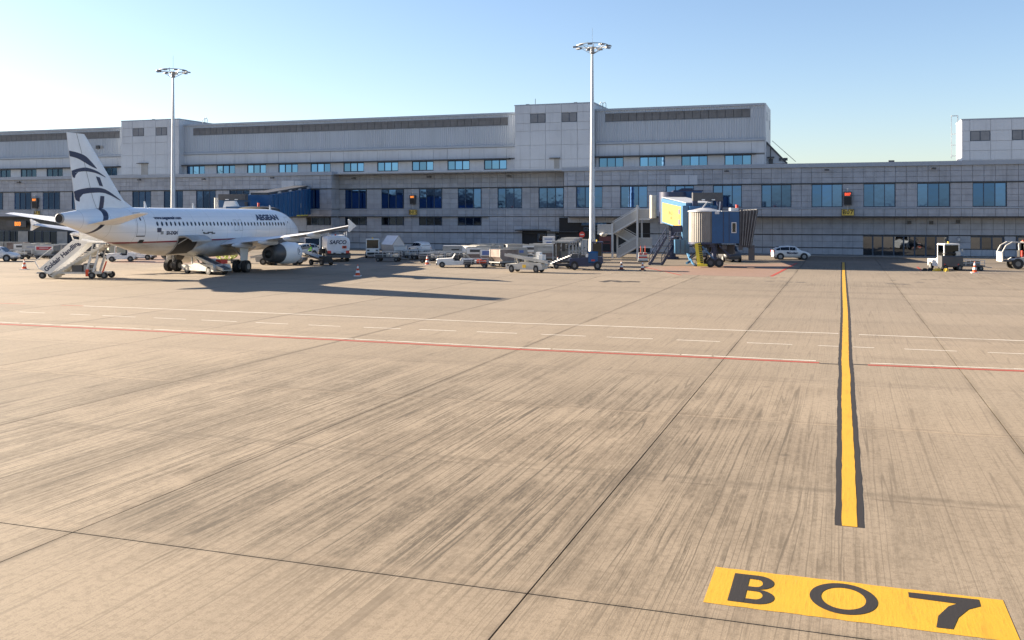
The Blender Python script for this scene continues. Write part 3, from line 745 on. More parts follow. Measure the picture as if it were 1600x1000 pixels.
# ladders and aerials on the roofs
def ladder(px, Y, z0, z1, cage=True):
    x = pxb(px, Y); b = MB()
    for dx in (-.25, .25): b.bar((x, Y+dx, z0), (x, Y+dx, z1), .06)
    z = z0
    while z < z1: b.bar((x, Y-.25, z), (x, Y+.25, z), .04); z += .6
    if cage:
        for zz in (z0+1.5, z0+3, z0+4.5, z1):
            b.bar((x, Y-.3, zz), (x-.8, Y-.3, zz), .06); b.bar((x-.8, Y-.3, zz), (x-.8, Y+.3, zz), .06); b.bar((x, Y+.3, zz), (x-.8, Y+.3, zz), .06)
        b.bar((x-.8, Y, z0+1.2), (x-.8, Y, z1), .07)
    b.build('roof_ladder', M['galv'], bldg)
ladder(1496.5, 144.5, 11.9, 18.9)
for px, Y in ((316.5, YU+3), (937, YU+3)):
    x = pxb(px, Y); b = MB()
    for dx in (0, .5): b.tube([(x+dx,Y,21.2),(x+dx,Y,22.5),(x+dx+.25,Y,22.8),(x+dx+.5,Y,22.5),(x+dx+.5,Y,21.2)], .05)
    b.build('roof_ladder', M['galv'], bldg)
for px, Y, z in ((836.5, YT+1, 22.3),(824,YT+1,22.3),(899,YT+1,22.3),(239,YT+1,22.3)):
    x = pxb(px, Y); b = MB()
    if px in (836.5,): b.bar((x,Y,z),(x,Y,z+1.0),.06)
    else: b.box(x-.25,x+.25,Y,Y+.4,z,z+.22)
    b.build('roof_aerial', M['dgrey'], bldg)
x = pxb(1393, YF+2); xbox('roof_box', 'dgrey', x-.35, x+.35, YF+2, YF+2.5, 11.9, 12.25)
# pavement with a kerb at the foot of the facade
b = MB(); b.box(XL*S, XR*S, (YF-1.2)*S, (YF+2.0)*S, -.1, .12); b.box(LX1*S, RX0*S, (YF+2.0)*S, (YM+.1)*S, -.1, .118)
tag(b.build('pavement', mat('pavement_concrete', (.22,.21,.2), .9)), kind='structure')

# ================================================================== light masts
M['lampgrey'] = mat('lamp_grey', (.20,.21,.23), .5, .2)
def mast(px, label, bx):
    X = bx; Y = 125.0
    rt = empty('light_mast', (X, Y, 0), R(20), label, 'light mast', 'flood light masts in front of the terminal')
    b = MB(); b.cyl((0,0,2.4), (0,0,27.4), .40, .15, 14); b.build('pole', M['galv'], rt)
    b = MB(); b.cyl((0,0,0), (0,0,2.4), .50, .48, 12); b.box(-.3,.3,-.56,-.44,.8,1.9); b.build('base', M['galv'], rt)
    b = MB(); b.torus((0,0,28.25), 2.1, .06); b.torus((0,0,27.95), .55, .07, 14)
    for k in range(8):
        t = 2*pi*k/8; b.bar((.1*cos(t),.1*sin(t),27.1), (2.1*cos(t),2.1*sin(t),28.2), .045); b.bar((.5*cos(t),.5*sin(t),27.95), (2.1*cos(t),2.1*sin(t),28.25), .035)
    b.cyl((0,0,27.2),(0,0,28.1),.34,.2); b.bar((-.6,0,28.2),(-.6,0,28.75),.06); b.bar((0,0,28.2),(0,0,30.6),.025); b.build('head_frame', M['grey'], rt)
    ft = MB(); ft.box(-.28,.28,-.25,.40,-.08,.05); ft.box(-.18,.18,-.2,.3,.05,.09)
    me = ft.mesh('flood_light', M['lampgrey'])
    for k in range(9):
        t = 2*pi*k/9+.3; o = link('flood_light', me, rt, (2.2*cos(t), 2.2*sin(t), 28.1)); o.rotation_euler = (R(-4), 0, t - pi/2)
    return rt
mast(925, 'tall grey light mast beside the outdoor steel stair and blue tractor', pX(925.5, 125.0))
mast(271, 'tall grey light mast rising behind the parked airliner', pX(270.5, 125.0))
# ================================================================== airliner
AX, AY, APH = -58.6, 78.8, 0.06
plane = empty('airliner', (AX, AY, 0), APH, 'white twin jet airliner with navy striped tail fin parked at the gate', 'airliner')
SG = 17.7
A2W = Matrix.Translation((AX, AY, 0)) @ Matrix.Rotation(APH, 4, 'Z'); W2A = A2W.inverted()
def onx(px, py, xl):
    """photo pixel -> (s, z) on the plane x = xl of the aircraft"""
    o = W2A @ Vector((0,0,EYE)); d = (W2A.to_3x3() @ ray(px, py)); t = (xl - o.x)/d.x; p = o + d*t
    return SG - p.y, p.z
FS = [(0,3.45,.04,.04),(.15,3.46,.30,.27),(.5,3.5,.62,.58),(1.0,3.56,.93,.88),(1.8,3.68,1.27,1.25),(2.8,3.82,1.57,1.62),(4,3.93,1.82,1.93),(5.2,3.98,1.94,2.10),(6.5,4.0,1.975,2.17),(24,4.0,1.975,2.17),(25.5,4.03,1.96,2.14),(27,4.11,1.90,2.06),(28.5,4.24,1.79,1.93),(30,4.42,1.63,1.74),(31.5,4.61,1.43,1.53),(33,4.81,1.20,1.29),(34.5,4.98,.93,1.02),(36,5.12,.64,.73),(37,5.19,.45,.52),(37.57,5.22,.36,.42)]
def fsec(s):
    s = max(0, min(37.57, s))
    for i in range(len(FS)-1):
        if s <= FS[i+1][0]: break
    p0, p1, p2, p3 = FS[max(i-1,0)], FS[i], FS[i+1], FS[min(i+2,len(FS)-1)]
    h = p2[0]-p1[0]; t = (s-p1[0])/h; r = []
    for k in (1,2,3):
        m1 = (p2[k]-p0[k])/max(p2[0]-p0[0],1e-6)*h; m2 = (p3[k]-p1[k])/max(p3[0]-p1[0],1e-6)*h
        r.append((2*t**3-3*t*t+1)*p1[k] + (t**3-2*t*t+t)*m1 + (-2*t**3+3*t*t)*p2[k] + (t**3-t*t)*m2)
    return r
def surf(s, z, off=.012):
    zc, w, h = fsec(s); q = (z-zc)/h; q = max(-1, min(1, q))
    return w*sqrt(max(0, 1-q*q)) + off
def fus_mat():
    m, nt, bs, L = base_mat('fuselage_paint')
    tc = nd(nt, 'ShaderNodeTexCoord'); sp = nd(nt, 'ShaderNodeSeparateXYZ'); L.new(tc.outputs['Object'], sp.inputs[0])
    y, z = sp.outputs[1], sp.outputs[2]; s = mth(nt, 'SUBTRACT', SG, y)
    n1 = noise(nt, tc.outputs['Object'], 1.2, 5, .6)
    c = mixc(nt, ramp(nt, n1, .3, .75, 0, .10), (.80,.81,.83), (.62,.61,.59))
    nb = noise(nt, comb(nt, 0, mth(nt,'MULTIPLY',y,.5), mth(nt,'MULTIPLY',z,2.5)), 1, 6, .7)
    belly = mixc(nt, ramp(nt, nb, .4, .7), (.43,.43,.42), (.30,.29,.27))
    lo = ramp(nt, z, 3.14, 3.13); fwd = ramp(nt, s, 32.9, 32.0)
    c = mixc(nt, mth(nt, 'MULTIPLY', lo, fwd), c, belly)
    line = mth(nt, 'MULTIPLY', ramp(nt, mth(nt, 'ABSOLUTE', mth(nt, 'SUBTRACT', z, 3.17)), .075, .065), fwd)
    c = mixc(nt, line, c, (.22,.02,.035))
    bs_ = mth(nt, 'SUBTRACT', s, mth(nt, 'ADD', 33.45, mth(nt, 'MULTIPLY', mth(nt, 'POWER', mth(nt, 'MAXIMUM', mth(nt, 'SUBTRACT', 5.9, z), 0), 2), .36)))
    bw_ = ramp(nt, z, 3.8, 6.0, .16, .30)
    band = mth(nt, 'LESS_THAN', mth(nt, 'ABSOLUTE', bs_), bw_)
    c = mixc(nt, band, c, (.018,.026,.06))
    # frame joints
    fr = mth(nt, 'FRACT', mth(nt, 'DIVIDE', s, 2.65)); c = mixc(nt, ramp(nt, mth(nt,'ABSOLUTE',mth(nt,'SUBTRACT',fr,.5)), .008, .005, 0, .5), c, (.3,.3,.3))
    c = mixc(nt, ramp(nt, mth(nt,'ABSOLUTE',mth(nt,'SUBTRACT',z,4.05)), .022, .012, 0, .3), c, (.35,.35,.36))
    c = mixc(nt, ramp(nt, mth(nt,'ABSOLUTE',mth(nt,'SUBTRACT',z,5.35)), .022, .012, 0, .3), c, (.35,.35,.36))
    L.new(c, bs.inputs['Base Color']); bs.inputs['Roughness'].default_value = .28
    bs.inputs['Coat Weight'].default_value = .3
    return m
M['fus'] = fus_mat()
def sm_sections(ss, n=48):
    rings = []
    for s in ss:
        zc, w, h = fsec(s); rings.append([(w*cos(2*pi*i/n), SG-s, zc+h*sin(2*pi*i/n)) for i in range(n)])
    return rings
ss = [0,.05,.12,.25,.45,.7,1,1.4,1.8,2.3,2.8,3.4,4,4.6,5.2,5.8,6.5] + [8+1.0*k for k in range(17)] + [24.5+.5*k for k in range(26)] + [37.3,37.57]
MB().loft(sm_sections(ss)).build('fuselage', M['fus'], plane)
# exhaust of the tail power unit
b = MB(); y = SG-37.57; b.lathe([(.40,.02),(.40,-.10),(.33,-.10),(.30,.35)], (0,y,5.22), 'y', 20); b.mi = 1; b.lathe([(.325,-.08),(.05,-.06)], (0,y,5.22), 'y', 20)
b.build('tail_exhaust', [M['grey'], M['black']], plane)
# belly fairing
fr = []
for s, w, h, zc in ((10.4,.9,.3,2.35),(11.2,1.6,.75,2.45),(12.4,2.05,1.0,2.5),(14,2.2,1.08,2.52),(18,2.2,1.08,2.52),(20,2.05,.95,2.5),(21.6,1.55,.65,2.4),(22.8,.8,.25,2.25)):
    fr.append([(w*cos(2*pi*i/28), SG-s, zc+h*sin(2*pi*i/28)) for i in range(28)])
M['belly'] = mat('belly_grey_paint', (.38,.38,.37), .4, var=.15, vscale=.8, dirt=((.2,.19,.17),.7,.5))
MB().loft(fr).build('belly_fairing', M['belly'], plane)
# ---- wings, stabilisers
def foil(x, sle, c, z, t, n=9):
    up, lo = [], []
    for i in range(n+1):
        q = (1-cos(pi*i/n))/2; th = 5*t*(.2969*sqrt(q)-.126*q-.3516*q*q+.2843*q**3-.1036*q**4)*c
        up.append((x, SG-(sle+q*c), z+th*1.1+.02*c*q*(1-q)*4)); lo.append((x, SG-(sle+q*c), z-th*.9+.02*c*q*(1-q)*4))
    return up + lo[-2:0:-1]
M['plane_white'] = mat('airliner_white', (.78,.79,.80), .35, var=.05, dirt=((.55,.54,.52), .6, .25))
M['wing'] = mat('wing_grey_paint', (.60,.61,.63), .35, var=.06, dirt=((.4,.4,.4),.9,.3))
def span(stations, sg, name, m, par=plane):
    return MB().loft([foil(sg*x, s, c, z, t) for x, s, c, z, t in stations]).build(name, m, par)
WING = [(1.3,11.5,7.2,2.55,.15),(1.95,12.0,6.9,2.62,.15),(6.4,14.6,3.85,3.12,.12),(11.5,17.3,2.75,3.70,.11),(16.9,20.15,1.6,4.55,.105)]
for sg in (1, -1):
    wing = span(WING, sg, 'wing', M['wing'])
    # wing tip fence
    b = MB(); x = sg*16.98
    pts = [(SG-20.2,4.52),(SG-20.95,4.8),(SG-21.8,5.14),(SG-21.95,5.1),(SG-21.8,4.55),(SG-21.9,4.02),(SG-21.7,4.0),(SG-20.95,4.32)]
    b.prism(pts, 'x', x-.04, x+.04); b.build('wing_tip_fence', M['white'], wing)
    for xf, L_ in ((4.2,3.9),(6.9,3.9),(9.9,3.3),(12.7,2.9)):
        # flap track fairing: canoe under the trailing edge
        for i in range(len(WING)-1):
            if WING[i+1][0] >= xf: break
        a, c = WING[i], WING[i+1]; t = (xf-a[0])/(c[0]-a[0]); te = (a[1]+a[2])*(1-t)+(c[1]+c[2])*t; zz = a[3]*(1-t)+c[3]*t
        rings = []
        for q in (0,.08,.22,.4,.6,.8,.93,1):
            r = .23*sqrt(max(.002, sin(pi*min(1,q**.75)))) ; s = te-L_*.62+L_*q
            rings.append([(sg*xf+r*.8*cos(2*pi*k/12), SG-s, zz-.32+.12*q+r*1.25*sin(2*pi*k/12)) for k in range(12)])
        MB().loft(rings).build('flap_fairing', M['wing'], wing)
    # engine: cowl, dark nozzle, pylon
    ex, ez = sg*5.75, 1.72
    e = empty('engine', (0,0,0)); bpy.data.objects.remove(e)
    y0 = SG-11.0
    b = MB(); b.lathe([(.78,-.25),(.86,-.02),(.94,.02),(1.03,-.12),(1.12,-.5),(1.17,-1.1),(1.17,-1.8),(1.12,-2.5),(1.03,-3.15),(.99,-3.3),(.9,-3.28)], (ex,y0,ez), 'y', 28)
    eng = b.build('engine', M['plane_white'], plane)
    MB().lathe([(.985,-3.31),(.93,-3.9),(.80,-4.6),(.66,-5.15),(.60,-5.14)], (ex,y0,ez), 'y', 28).build('nozzle', M['dgrey'], eng)
    b = MB(); b.lathe([(.8,-.3),(.78,-.5),(.2,-.48),(.04,-.2)], (ex,y0,ez), 'y', 24); b.lathe([(.55,-4.9),(.38,-5.2),(.05,-5.7)], (ex,y0,ez), 'y', 16); b.build('fan', M['black'], eng)
    b = MB(); b.prism([(y0-.9,ez+1.05),(y0-2.2,ez+1.65),(y0-4.6,ez+1.55),(y0-6.2,ez+1.35),(y0-5.6,ez+.95),(y0-3.4,ez+.75),(y0-1.0,ez+.9)], 'x', ex-.22, ex+.22); b.build('pylon', M['dgrey'], eng)
    if sg == 1:
        b = MB(); n = 26
        def es(yy, zz, off=.012):
            k = -(yy-y0); r = 1.17 if .9 < k < 1.9 else 1.12; return ex + sqrt(max(0,r*r-(zz-ez)**2)) + off
        for a0, a1, r0, r1 in ((0, 2*pi, .36, .30),):
            for i in range(n):
                q = [(r, a0+(a1-a0)*(i+d)/n) for d, r in ((0,r0),(1,r0),(1,r1),(0,r1))]
                b.quad(*[(es(y0-1.0+r*cos(t), ez+.15+r*sin(t)), y0-1.0+r*cos(t), ez+.15+r*sin(t)) for r, t in q])
        for dz in (-.1, .02, .13): b.quad(*[(es(y0-1.0+u, ez+.15+dz+v), y0-1.0+u, ez+.15+dz+v) for u, v in ((-.25,-.02+.05),(.05,-.05),(.25,.05),(-.02,.05))])
        b.quad(*[(es(y0-.75+u, ez-.62+v), y0-.75+u, ez-.62+v) for u, v in ((-.12,-.22),(.02,-.22),(.12,.22),(0,.22))])
        b.build('cowl_emblem', M['navy'], eng)
STAB = [(.5,31.4,3.9,4.72,.10),(1.2,32.0,3.5,4.80,.10),(6.2,35.15,1.35,5.62,.09)]
for sg in (1, -1): span(STAB, sg, 'tailplane', M['plane_white'])
# ---- fin, measured off the photograph on the centre plane
def fp(u, v): return onx(u/3.571, 170+v/3.571, .12)
TT, TL, BT, BL = fp(377,130), fp(477,140), fp(430,562), fp(735,552)
rings = []
for k in range(13):
    q = k/12; f = q
    le = BL[0] + (TL[0]-BL[0])*q; te = BT[0] + (TT[0]-BT[0])*q
    zz = (BT[1]-.25)*(1-q) + TT[1]*q
    if q < .2: le -= 1.9*(1-q/.2)**2
    ch = te-le; n = 12; ring = []
    for i in range(n+1):
        p = (1-cos(pi*i/n))/2; th = 5*.095*(.2969*sqrt(p)-.126*p-.3516*p*p+.2843*p**3-.1036*p**4)*min(ch,6.0)
        ring.append((th, SG-(le+p*ch), zz))
    ring += [(-x, y, z) for x, y, z in ring[-2:0:-1]]; rings.append(ring)
fin = MB().loft(rings).build('tail_fin', M['plane_white'], plane)
def finx(s, z):
    q = max(0, min(1, (z-(BT[1]-.25))/(TT[1]-BT[1]+.25))); le = BL[0]+(TL[0]-BL[0])*q; te = BT[0]+(TT[0]-BT[0])*q
    if q < .2: le -= 1.9*(1-q/.2)**2
    ch = te-le; p = max(0, min(1, (s-le)/ch)); return 5*.095*(.2969*sqrt(p)-.126*p-.3516*p*p+.2843*p**3-.1036*p**4)*min(ch,6.0)
def curve(pts, n):
    out = []; 
    for k in range(n+1):
        t = k/n*(len(pts)-1); i = min(int(t), len(pts)-2); f = t-i
        p0, p1, p2, p3 = pts[max(i-1,0)], pts[i], pts[i+1], pts[min(i+2,len(pts)-1)]
        out.append(tuple(.5*(2*p1[c]+(p2[c]-p0[c])*f+(2*p0[c]-5*p1[c]+4*p2[c]-p3[c])*f*f+(3*p1[c]-p0[c]-3*p2[c]+p3[c])*f**3) for c in (0,1)))
    return out
def stripe(top, bot, n=20, m=3):
    b = MB(); T, B = curve(top, n), curve(bot, n); vs = []
    for t, o in zip(T, B):
        for k in range(m+1):
            u = t[0]+(o[0]-t[0])*k/m, t[1]+(o[1]-t[1])*k/m
            s, z = fp(*u); vs.append((finx(s, z)+.015, SG-s, z))
    b.add(vs, [(i*(m+1)+k, (i+1)*(m+1)+k, (i+1)*(m+1)+k+1, i*(m+1)+k+1) for i in range(n) for k in range(m)])
    b2 = [( -x, y, z) for x, y, z in vs]; b.add(b2, [(i*(m+1)+k, (i+1)*(m+1)+k, (i+1)*(m+1)+k+1, i*(m+1)+k+1) for i in range(n) for k in range(m)])
    return b.build('fin_stripe', M['navy'], fin)
stripe([(391,233),(430,243),(473,262),(508,298),(536,333)], [(395,264),(432,276),(465,295),(500,318),(534,335)])
stripe([(405,346),(435,334),(480,328),(535,347),(585,381)], [(408,360),(440,352),(480,349),(532,360),(583,383)])
stripe([(406,358),(414,357),(424,356),(440,353)], [(411,380),(416,384),(423,385),(421,372)], 8)
stripe([(418,462),(450,449),(510,440),(580,450),(669,511)], [(424,490),(455,478),(510,469),(580,472),(667,514)])
stripe([(421,486),(432,480),(445,474),(470,470)], [(428,508),(440,516),(448,516),(441,500)], 8)
stripe([(530,377),(551,383)], [(547,428),(568,434)], 4); stripe([(553,486),(574,488)], [(546,566),(569,566)], 4)
b = MB()
for (u0,v0),(u1,v1) in (((428,130),(470,300)),((470,300),(515,500)),((515,500),(535,552))):
    p = [fp(u0,v0), fp(u1,v1)]; q = [(finx(*a)+.011, SG-a[0], a[1]) for a in p]; b.quad(q[0], q[1], (q[1][0], q[1][1]-.05, q[1][2]), (q[0][0], q[0][1]-.05, q[0][2]))
b.build('rudder_joint', M['grey'], fin)
# ---- surface details on the side seen
def patch(s, z, w, h, name, m, n=6, rot=0, ell=False, off=.014, par=plane):
    b = MB()
    if ell:
        k = 14; b.add([(surf(s+w*cos(2*pi*i/k), z+h*sin(2*pi*i/k), off), SG-(s+w*cos(2*pi*i/k)), z+h*sin(2*pi*i/k)) for i in range(k)], [tuple(range(k))])
    else:
        vs = []
        for i in range(n+1):
            zz = z-h/2+h*i/n
            for q in (-.5, .5): vs.append((surf(s+w*q, zz, off), SG-(s+w*q), zz))
        b.add(vs, [(2*i, 2*i+1, 2*i+3, 2*i+2) for i in range(n)])
    return b.build(name, m, par)
S0, Z0 = onx(248, 349.7, 1.9); S1, Z1 = onx(443.7, 349.7, 1.9)
nW = 36; M['cabin'] = mat('cabin_window_dark', (.02,.03,.05), .2)
wb = MB(); k = 12
for i in range(nW+1):
    s = S0+(S1-S0)*i/nW; z = Z0+(Z1-Z0)*i/nW
    patch(s, z, .135, .20, 'window', M['cabin'], ell=True)
def outline(s, z, w, h, name, t=.035):
    b = MB(); n = 10
    for (sa, sb, za, zb_) in ((s-w/2, s-w/2+t, z-h/2, z+h/2), (s+w/2-t, s+w/2, z-h/2, z+h/2), (s-w/2, s+w/2, z+h/2-t, z+h/2), (s-w/2, s+w/2, z-h/2, z-h/2+t)):
        vs = []
        for i in range(n+1):
            zz = za+(zb_-za)*i/n
            for q in (sa, sb): vs.append((surf(q, zz, .013), SG-q, zz))
        b.add(vs, [(2*i, 2*i+1, 2*i+3, 2*i+2) for i in range(n)])
    return b.build(name, M['grey'], plane)
sD, zD = onx(223, 350.5, 1.75); d = outline(sD, zD, .95, 2.0, 'rear_door'); patch(sD, zD+.45, .16, .26, 'window', M['cabin'], ell=False, off=.016); patch(sD, zD-1.02, .95, .07, 'door_sill', M['dgrey'])
sF, zF = onx(455, 352, 1.5); outline(5.1, 4.35, .9, 1.95, 'front_door'); patch(5.1, 4.75, .14, .24, 'window', M['cabin'])
for px in (369, 376.5): s, z = onx(px, 352, 1.95); outline(s, z, .62, 1.1, 'exit_hatch', .03)
for zz, dz in ((4.75,.12),):
    for s in (1.55, 2.1): patch(s, 4.62, .42, .38, 'cockpit_window', M['cabin'], 4)
def word(body, px0, px1, py, m, name, bold, size_px=None, shear=0.0, xs=1.0):
    (sa, za), (sb, zb_) = onx(px0, py, 1.8), onx(px1, py, 1.8)
    vs, fs = text_geo(body, 1.0, bold, shear, 1.0, False)
    x0 = min(v[0] for v in vs); x1 = max(v[0] for v in vs); L_ = sa-sb
    hgt = size_px; scx = L_/(x1-x0)
    z_a = onx((px0+px1)/2, py-hgt/2, 1.8)[1]; z_b = onx((px0+px1)/2, py+hgt/2, 1.8)[1]
    y0 = min(v[1] for v in vs); y1 = max(v[1] for v in vs); scy = (z_a-z_b)/(y1-y0)
    bm = bmesh.new(); bv = [bm.verts.new(((v[0]-x0)*scx, (v[1]-y0)*scy, 0)) for v in vs]
    for f in fs:
        try: bm.faces.new([bv[i] for i in f])
        except ValueError: pass
    q = .12
    while q < z_a-z_b:
        bmesh.ops.bisect_plane(bm, geom=bm.verts[:]+bm.edges[:]+bm.faces[:], plane_co=(0,q,0), plane_no=(0,1,0)); q += .12
    for v in bm.verts:
        s = sa - v.co.x; z = z_b + v.co.y; v.co = (surf(s, z, .016), SG-s, z)
    me = bpy.data.meshes.new(name); bm.to_mesh(me); bm.free(); me.materials.append(m)
    return link(name, me, plane)
word('AEGEAN', 401.5, 436.5, 339.7, M['navy'], 'lettering', .065, 9.2)
word('www.aegeanair.com', 244, 285.5, 341, M['navy'], 'lettering', .05, 6.2)
word('SX-DGN', 258.5, 275, 363.8, M['navy'], 'lettering', .05, 6.0)
s, z = onx(250.5, 359.5, 1.95); patch(s, z, .55, .38, 'flag_mark', M['navy'])
s, z = onx(254.5, 363.8, 1.95); patch(s, z, .35, .28, 'flag_mark', M['grey'])
b = MB()
for px, py, w in ((316,360,.12),(318,363.5,.3),(322,364.5,.9),(328,363,.9),(333,364.5,.6)):
    s, z = onx(px, py, 1.95); patch(s, z, w, .12, 'emblem_mark', M['dgrey'], 2)
s, z = onx(227.5, 377.5, 1.8); patch(s, z, .5, .3, 'static_vent', M['black'], 2)
# aft cargo hold: opening with its door swung up and out
sA, _ = onx(278.5, 385, 1.9); sB, _ = onx(309.5, 385, 1.9); sC = (sA+sB)/2
b = MB(); n = 8; mm = 8; vs = []
for i in range(n+1):
    zz = 1.98 + (3.45-1.98)*i/n
    for j in range(mm+1): q = sA+(sB-sA)*j/mm; vs.append((surf(q, zz, .035), SG-q, zz))
b.add(vs, [(i*(mm+1)+j, i*(mm+1)+j+1, (i+1)*(mm+1)+j+1, (i+1)*(mm+1)+j) for i in range(n) for j in range(mm)]); hold = b.build('cargo_hold', M['black'], plane)
b = MB()
for q in (sA, sB):
    for i in range(n):
        za, zc = 1.98+1.47*i/n, 1.98+1.47*(i+1)/n; b.bar((surf(q,za,.02),SG-q,za),(surf(q,zc,.02),SG-q,zc),.09)
b.build('door_frame', M['grey'], hold)
xh = surf(sC, 3.45); b = MB(); rings = []
for i in range(7):
    t = i/6; a = R(-6) + t*R(44); rr = 1.5*t
    x = xh + rr*cos(R(8)-t*.45); zz = 3.52 + rr*sin(R(14)-t*.5)
    rings.append([(x, SG-sA, zz), (x, SG-sB, zz), (x-.02, SG-sB, zz+.13), (x-.02, SG-sA, zz+.13)])
b.loft(rings); b.bar((surf(sA-.2,2.9),SG-sA+.2,2.9),(xh+.9,SG-sA+.2,3.5),.06); b.build('cargo_door', M['belly'], plane)
# aerials and wing root fillet
for px, h in ((227,.55),(302,.5),(422,.45)):
    s, _ = onx(px, 324, 0); b = MB(); b.prism([(SG-s-.15,6.12),(SG-s+.22,6.12),(SG-s-.05,6.17+h),(SG-s-.17,6.17+h)], 'x', -.03, .03); b.build('aerial', M['white'], plane)
# ---- landing gear
def wheelset(x, s, r, w, dx, zs, name):
    g = MB(); y = SG-s
    g.cyl((x,y,r),(x,y,zs),.13,.17,10); g.bar((x-dx-.1,y,r),(x+dx+.1,y,r),.14); g.bar((x,y+.2,r+.5),(x,y+1.1,zs-.1),.1); g.bar((x,y,r+.9),(x-(1.2 if x>0 else -1.2 if x<0 else 0),y,zs),.1)
    o = g.build(name, M['grey'], plane)
    for q in (-dx, dx):
        t = MB(); t.cyl((x+q-w/2,y,r),(x+q+w/2,y,r),r,n=22); t.lathe([(r*.97,-w*.62),(r*.8,-w*.66)], (x+q,y,r), 'x', 22); t.lathe([(r*.8,w*.66),(r*.97,w*.62)], (x+q,y,r), 'x', 22)
        t.mi = 1; t.cyl((x+q-w*.7,y,r),(x+q+w*.7,y,r),r*.48,n=14); t.build('wheel', [M['black'], M['grey']], o)
    return o
for x in (-3.8, 3.8):
    o = wheelset(x, SG, .585, .40, .47, 2.7, 'main_gear')
    b = MB(); q = x + (.28 if x > 0 else -.28); b.prism([(-.65,1.15),(.55,1.15),(.75,2.6),(-.75,2.6)], 'x', q-.03, q+.03); b.build('gear_door', M['white'], o)
wheelset(0, 5.07, .38, .22, .26, 2.2, 'nose_gear')
# ================================================================== boarding bridges
def bx_(b, org, ax, L0, L1, W0, W1, Z0, Z1):
    """box in a frame: ax = unit direction, side = to its right"""
    ax = Vector((ax[0], ax[1], 0)).normalized(); sd = Vector((ax.y, -ax.x, 0)); o = Vector(org)
    vs = [o + ax*l + sd*w + Vector((0,0,z)) for z in (Z0, Z1) for (l, w) in ((L0,W0),(L1,W0),(L1,W1),(L0,W1))]
    return b.add(vs, [(3,2,1,0),(4,5,6,7),(0,1,5,4),(1,2,6,5),(2,3,7,6),(3,0,4,7)])
def slope_box(b, p0, p1, side, w0, w1, zb, zt):
    """tunnel section: p0, p1 floor points; side = horizontal unit vector"""
    s = Vector(side); vs = []
    for p in (Vector(p0), Vector(p1)):
        vs += [p+s*w0+Vector((0,0,zb)), p+s*w1+Vector((0,0,zb)), p+s*w1+Vector((0,0,zt)), p+s*w0+Vector((0,0,zt))]
    return b.add(vs, [(0,1,2,3),(7,6,5,4),(0,4,5,1),(1,5,6,2),(2,6,7,3),(3,7,4,0)])
# ---- bridge at stand B07
br = empty('boarding_bridge', (0,0,0), 0, 'blue boarding bridge with pale yellow side sheet and grey ribbed round cabin', 'boarding bridge', 'boarding bridges at the terminal')
ROT = Vector((pX(1047, 121.5), 121.5, 0))        # rotunda by the outdoor stair
CAB = Vector((pX(1101.5, 104.3), 104.3, 0))      # cab column
tdir = (CAB-ROT); tlen = tdir.length; tdir.normalize(); tsd = Vector((tdir.y, -tdir.x, 0))
if tsd.x > 0: tsd = -tsd                          # sunny, left hand side
# fixed link from the facade
f0 = Vector((pX(1068, YF*S), YF*S-.1, 5.35)); f1 = ROT + Vector((2.2,.6,5.2)); fd = (f1-f0).normalized(); fs = Vector((fd.y,-fd.x,0)).normalized()
b = MB(); slope_box(b, f0, f1, fs, -1.7, 1.7, 0, 3.35); b.build('fixed_tunnel', M['blue'], br)
b = MB(); slope_box(b, f0, f1, fs, -1.85, 1.85, 3.36, 3.5)
for k in range(7): p = f0.lerp(f1, (k+.5)/7); slope_box(b, p-fd*.06, p+fd*.06, fs, -1.78, 1.78, 0, 3.4)
for k in range(3): p = f0.lerp(f1, (k+.4)/3); b.box(p.x-.7,p.x+.7,p.y-.5,p.y+.5,p.z+3.5,p.z+3.8)
b.build('tunnel_rib', M['navy'], br)
b = MB(); q = ROT + Vector((.3,0,0))
b.cyl((q.x,q.y,4.5),(q.x,q.y,8.45),1.7,n=24); b.build('rotunda', M['navy'], br)
b = MB(); b.cyl((q.x,q.y,0),(q.x,q.y,4.5),.42,n=14); b.cyl((q.x,q.y,0),(q.x,q.y,.3),.8,n=14); b.build('rotunda_column', M['navy'], br)
b = MB(); wx = pX(1020.5, 119.6); b.cyl((wx,119.6,pZ(341,wx,119.6)),(wx,119.6,pZ(305,wx,119.6)),.42,n=16); b.build('rotunda_shutter', M['dirty_white'], br)
# telescopic tunnel in two sections
T0 = ROT + tdir*2.0 + Vector((0,0,4.75)); T1 = ROT + tdir*(tlen*.60) + Vector((0,0,4.30)); T2 = ROT + tdir*(tlen-1.7) + Vector((0,0,3.75))
b = MB(); slope_box(b, T0, T2, tsd, -1.25, 1.25, .15, 2.75); b.build('inner_tunnel', M['blue'], br)
b = MB(); slope_box(b, T0+Vector((0,0,-.1)), T1.lerp(T2,.85), tsd, -1.5, 1.5, 0, 3.0); tun = b.build('outer_tunnel', M['lblue'], br)
b = MB(); slope_box(b, T0, T1.lerp(T2,.8), tsd, -1.45, 1.45, 3.0, 3.06); b.build('tunnel_roof', M['galv'], br)
e0, e1 = T0+Vector((0,0,-.1)), T1.lerp(T2,.85)
b = MB(); a0, a1 = e0.lerp(e1,.05), e0.lerp(e1,.82); slope_box(b, a0, a1, tsd, 1.505, 1.53, .16, 2.5); ad = b.build('advert_sheet', M['yellow'], br)
ud = (e1-e0).normalized(); mid = a0.lerp(a1,.47)
text_on('lettering', 'PIRAEUS', .62, mat('pale_lettering', (.06,.055,.03), .6), ad, mid + tsd*1.54 + Vector((0,0,1.45)), ud, (0,0,1), bold=.0)
text_on('lettering', 'BANK', .45, mat('pale_lettering_small', (.06,.055,.03), .6), ad, mid + ud*.5 + tsd*1.54 + Vector((0,0,.9)), ud, (0,0,1), bold=.0)
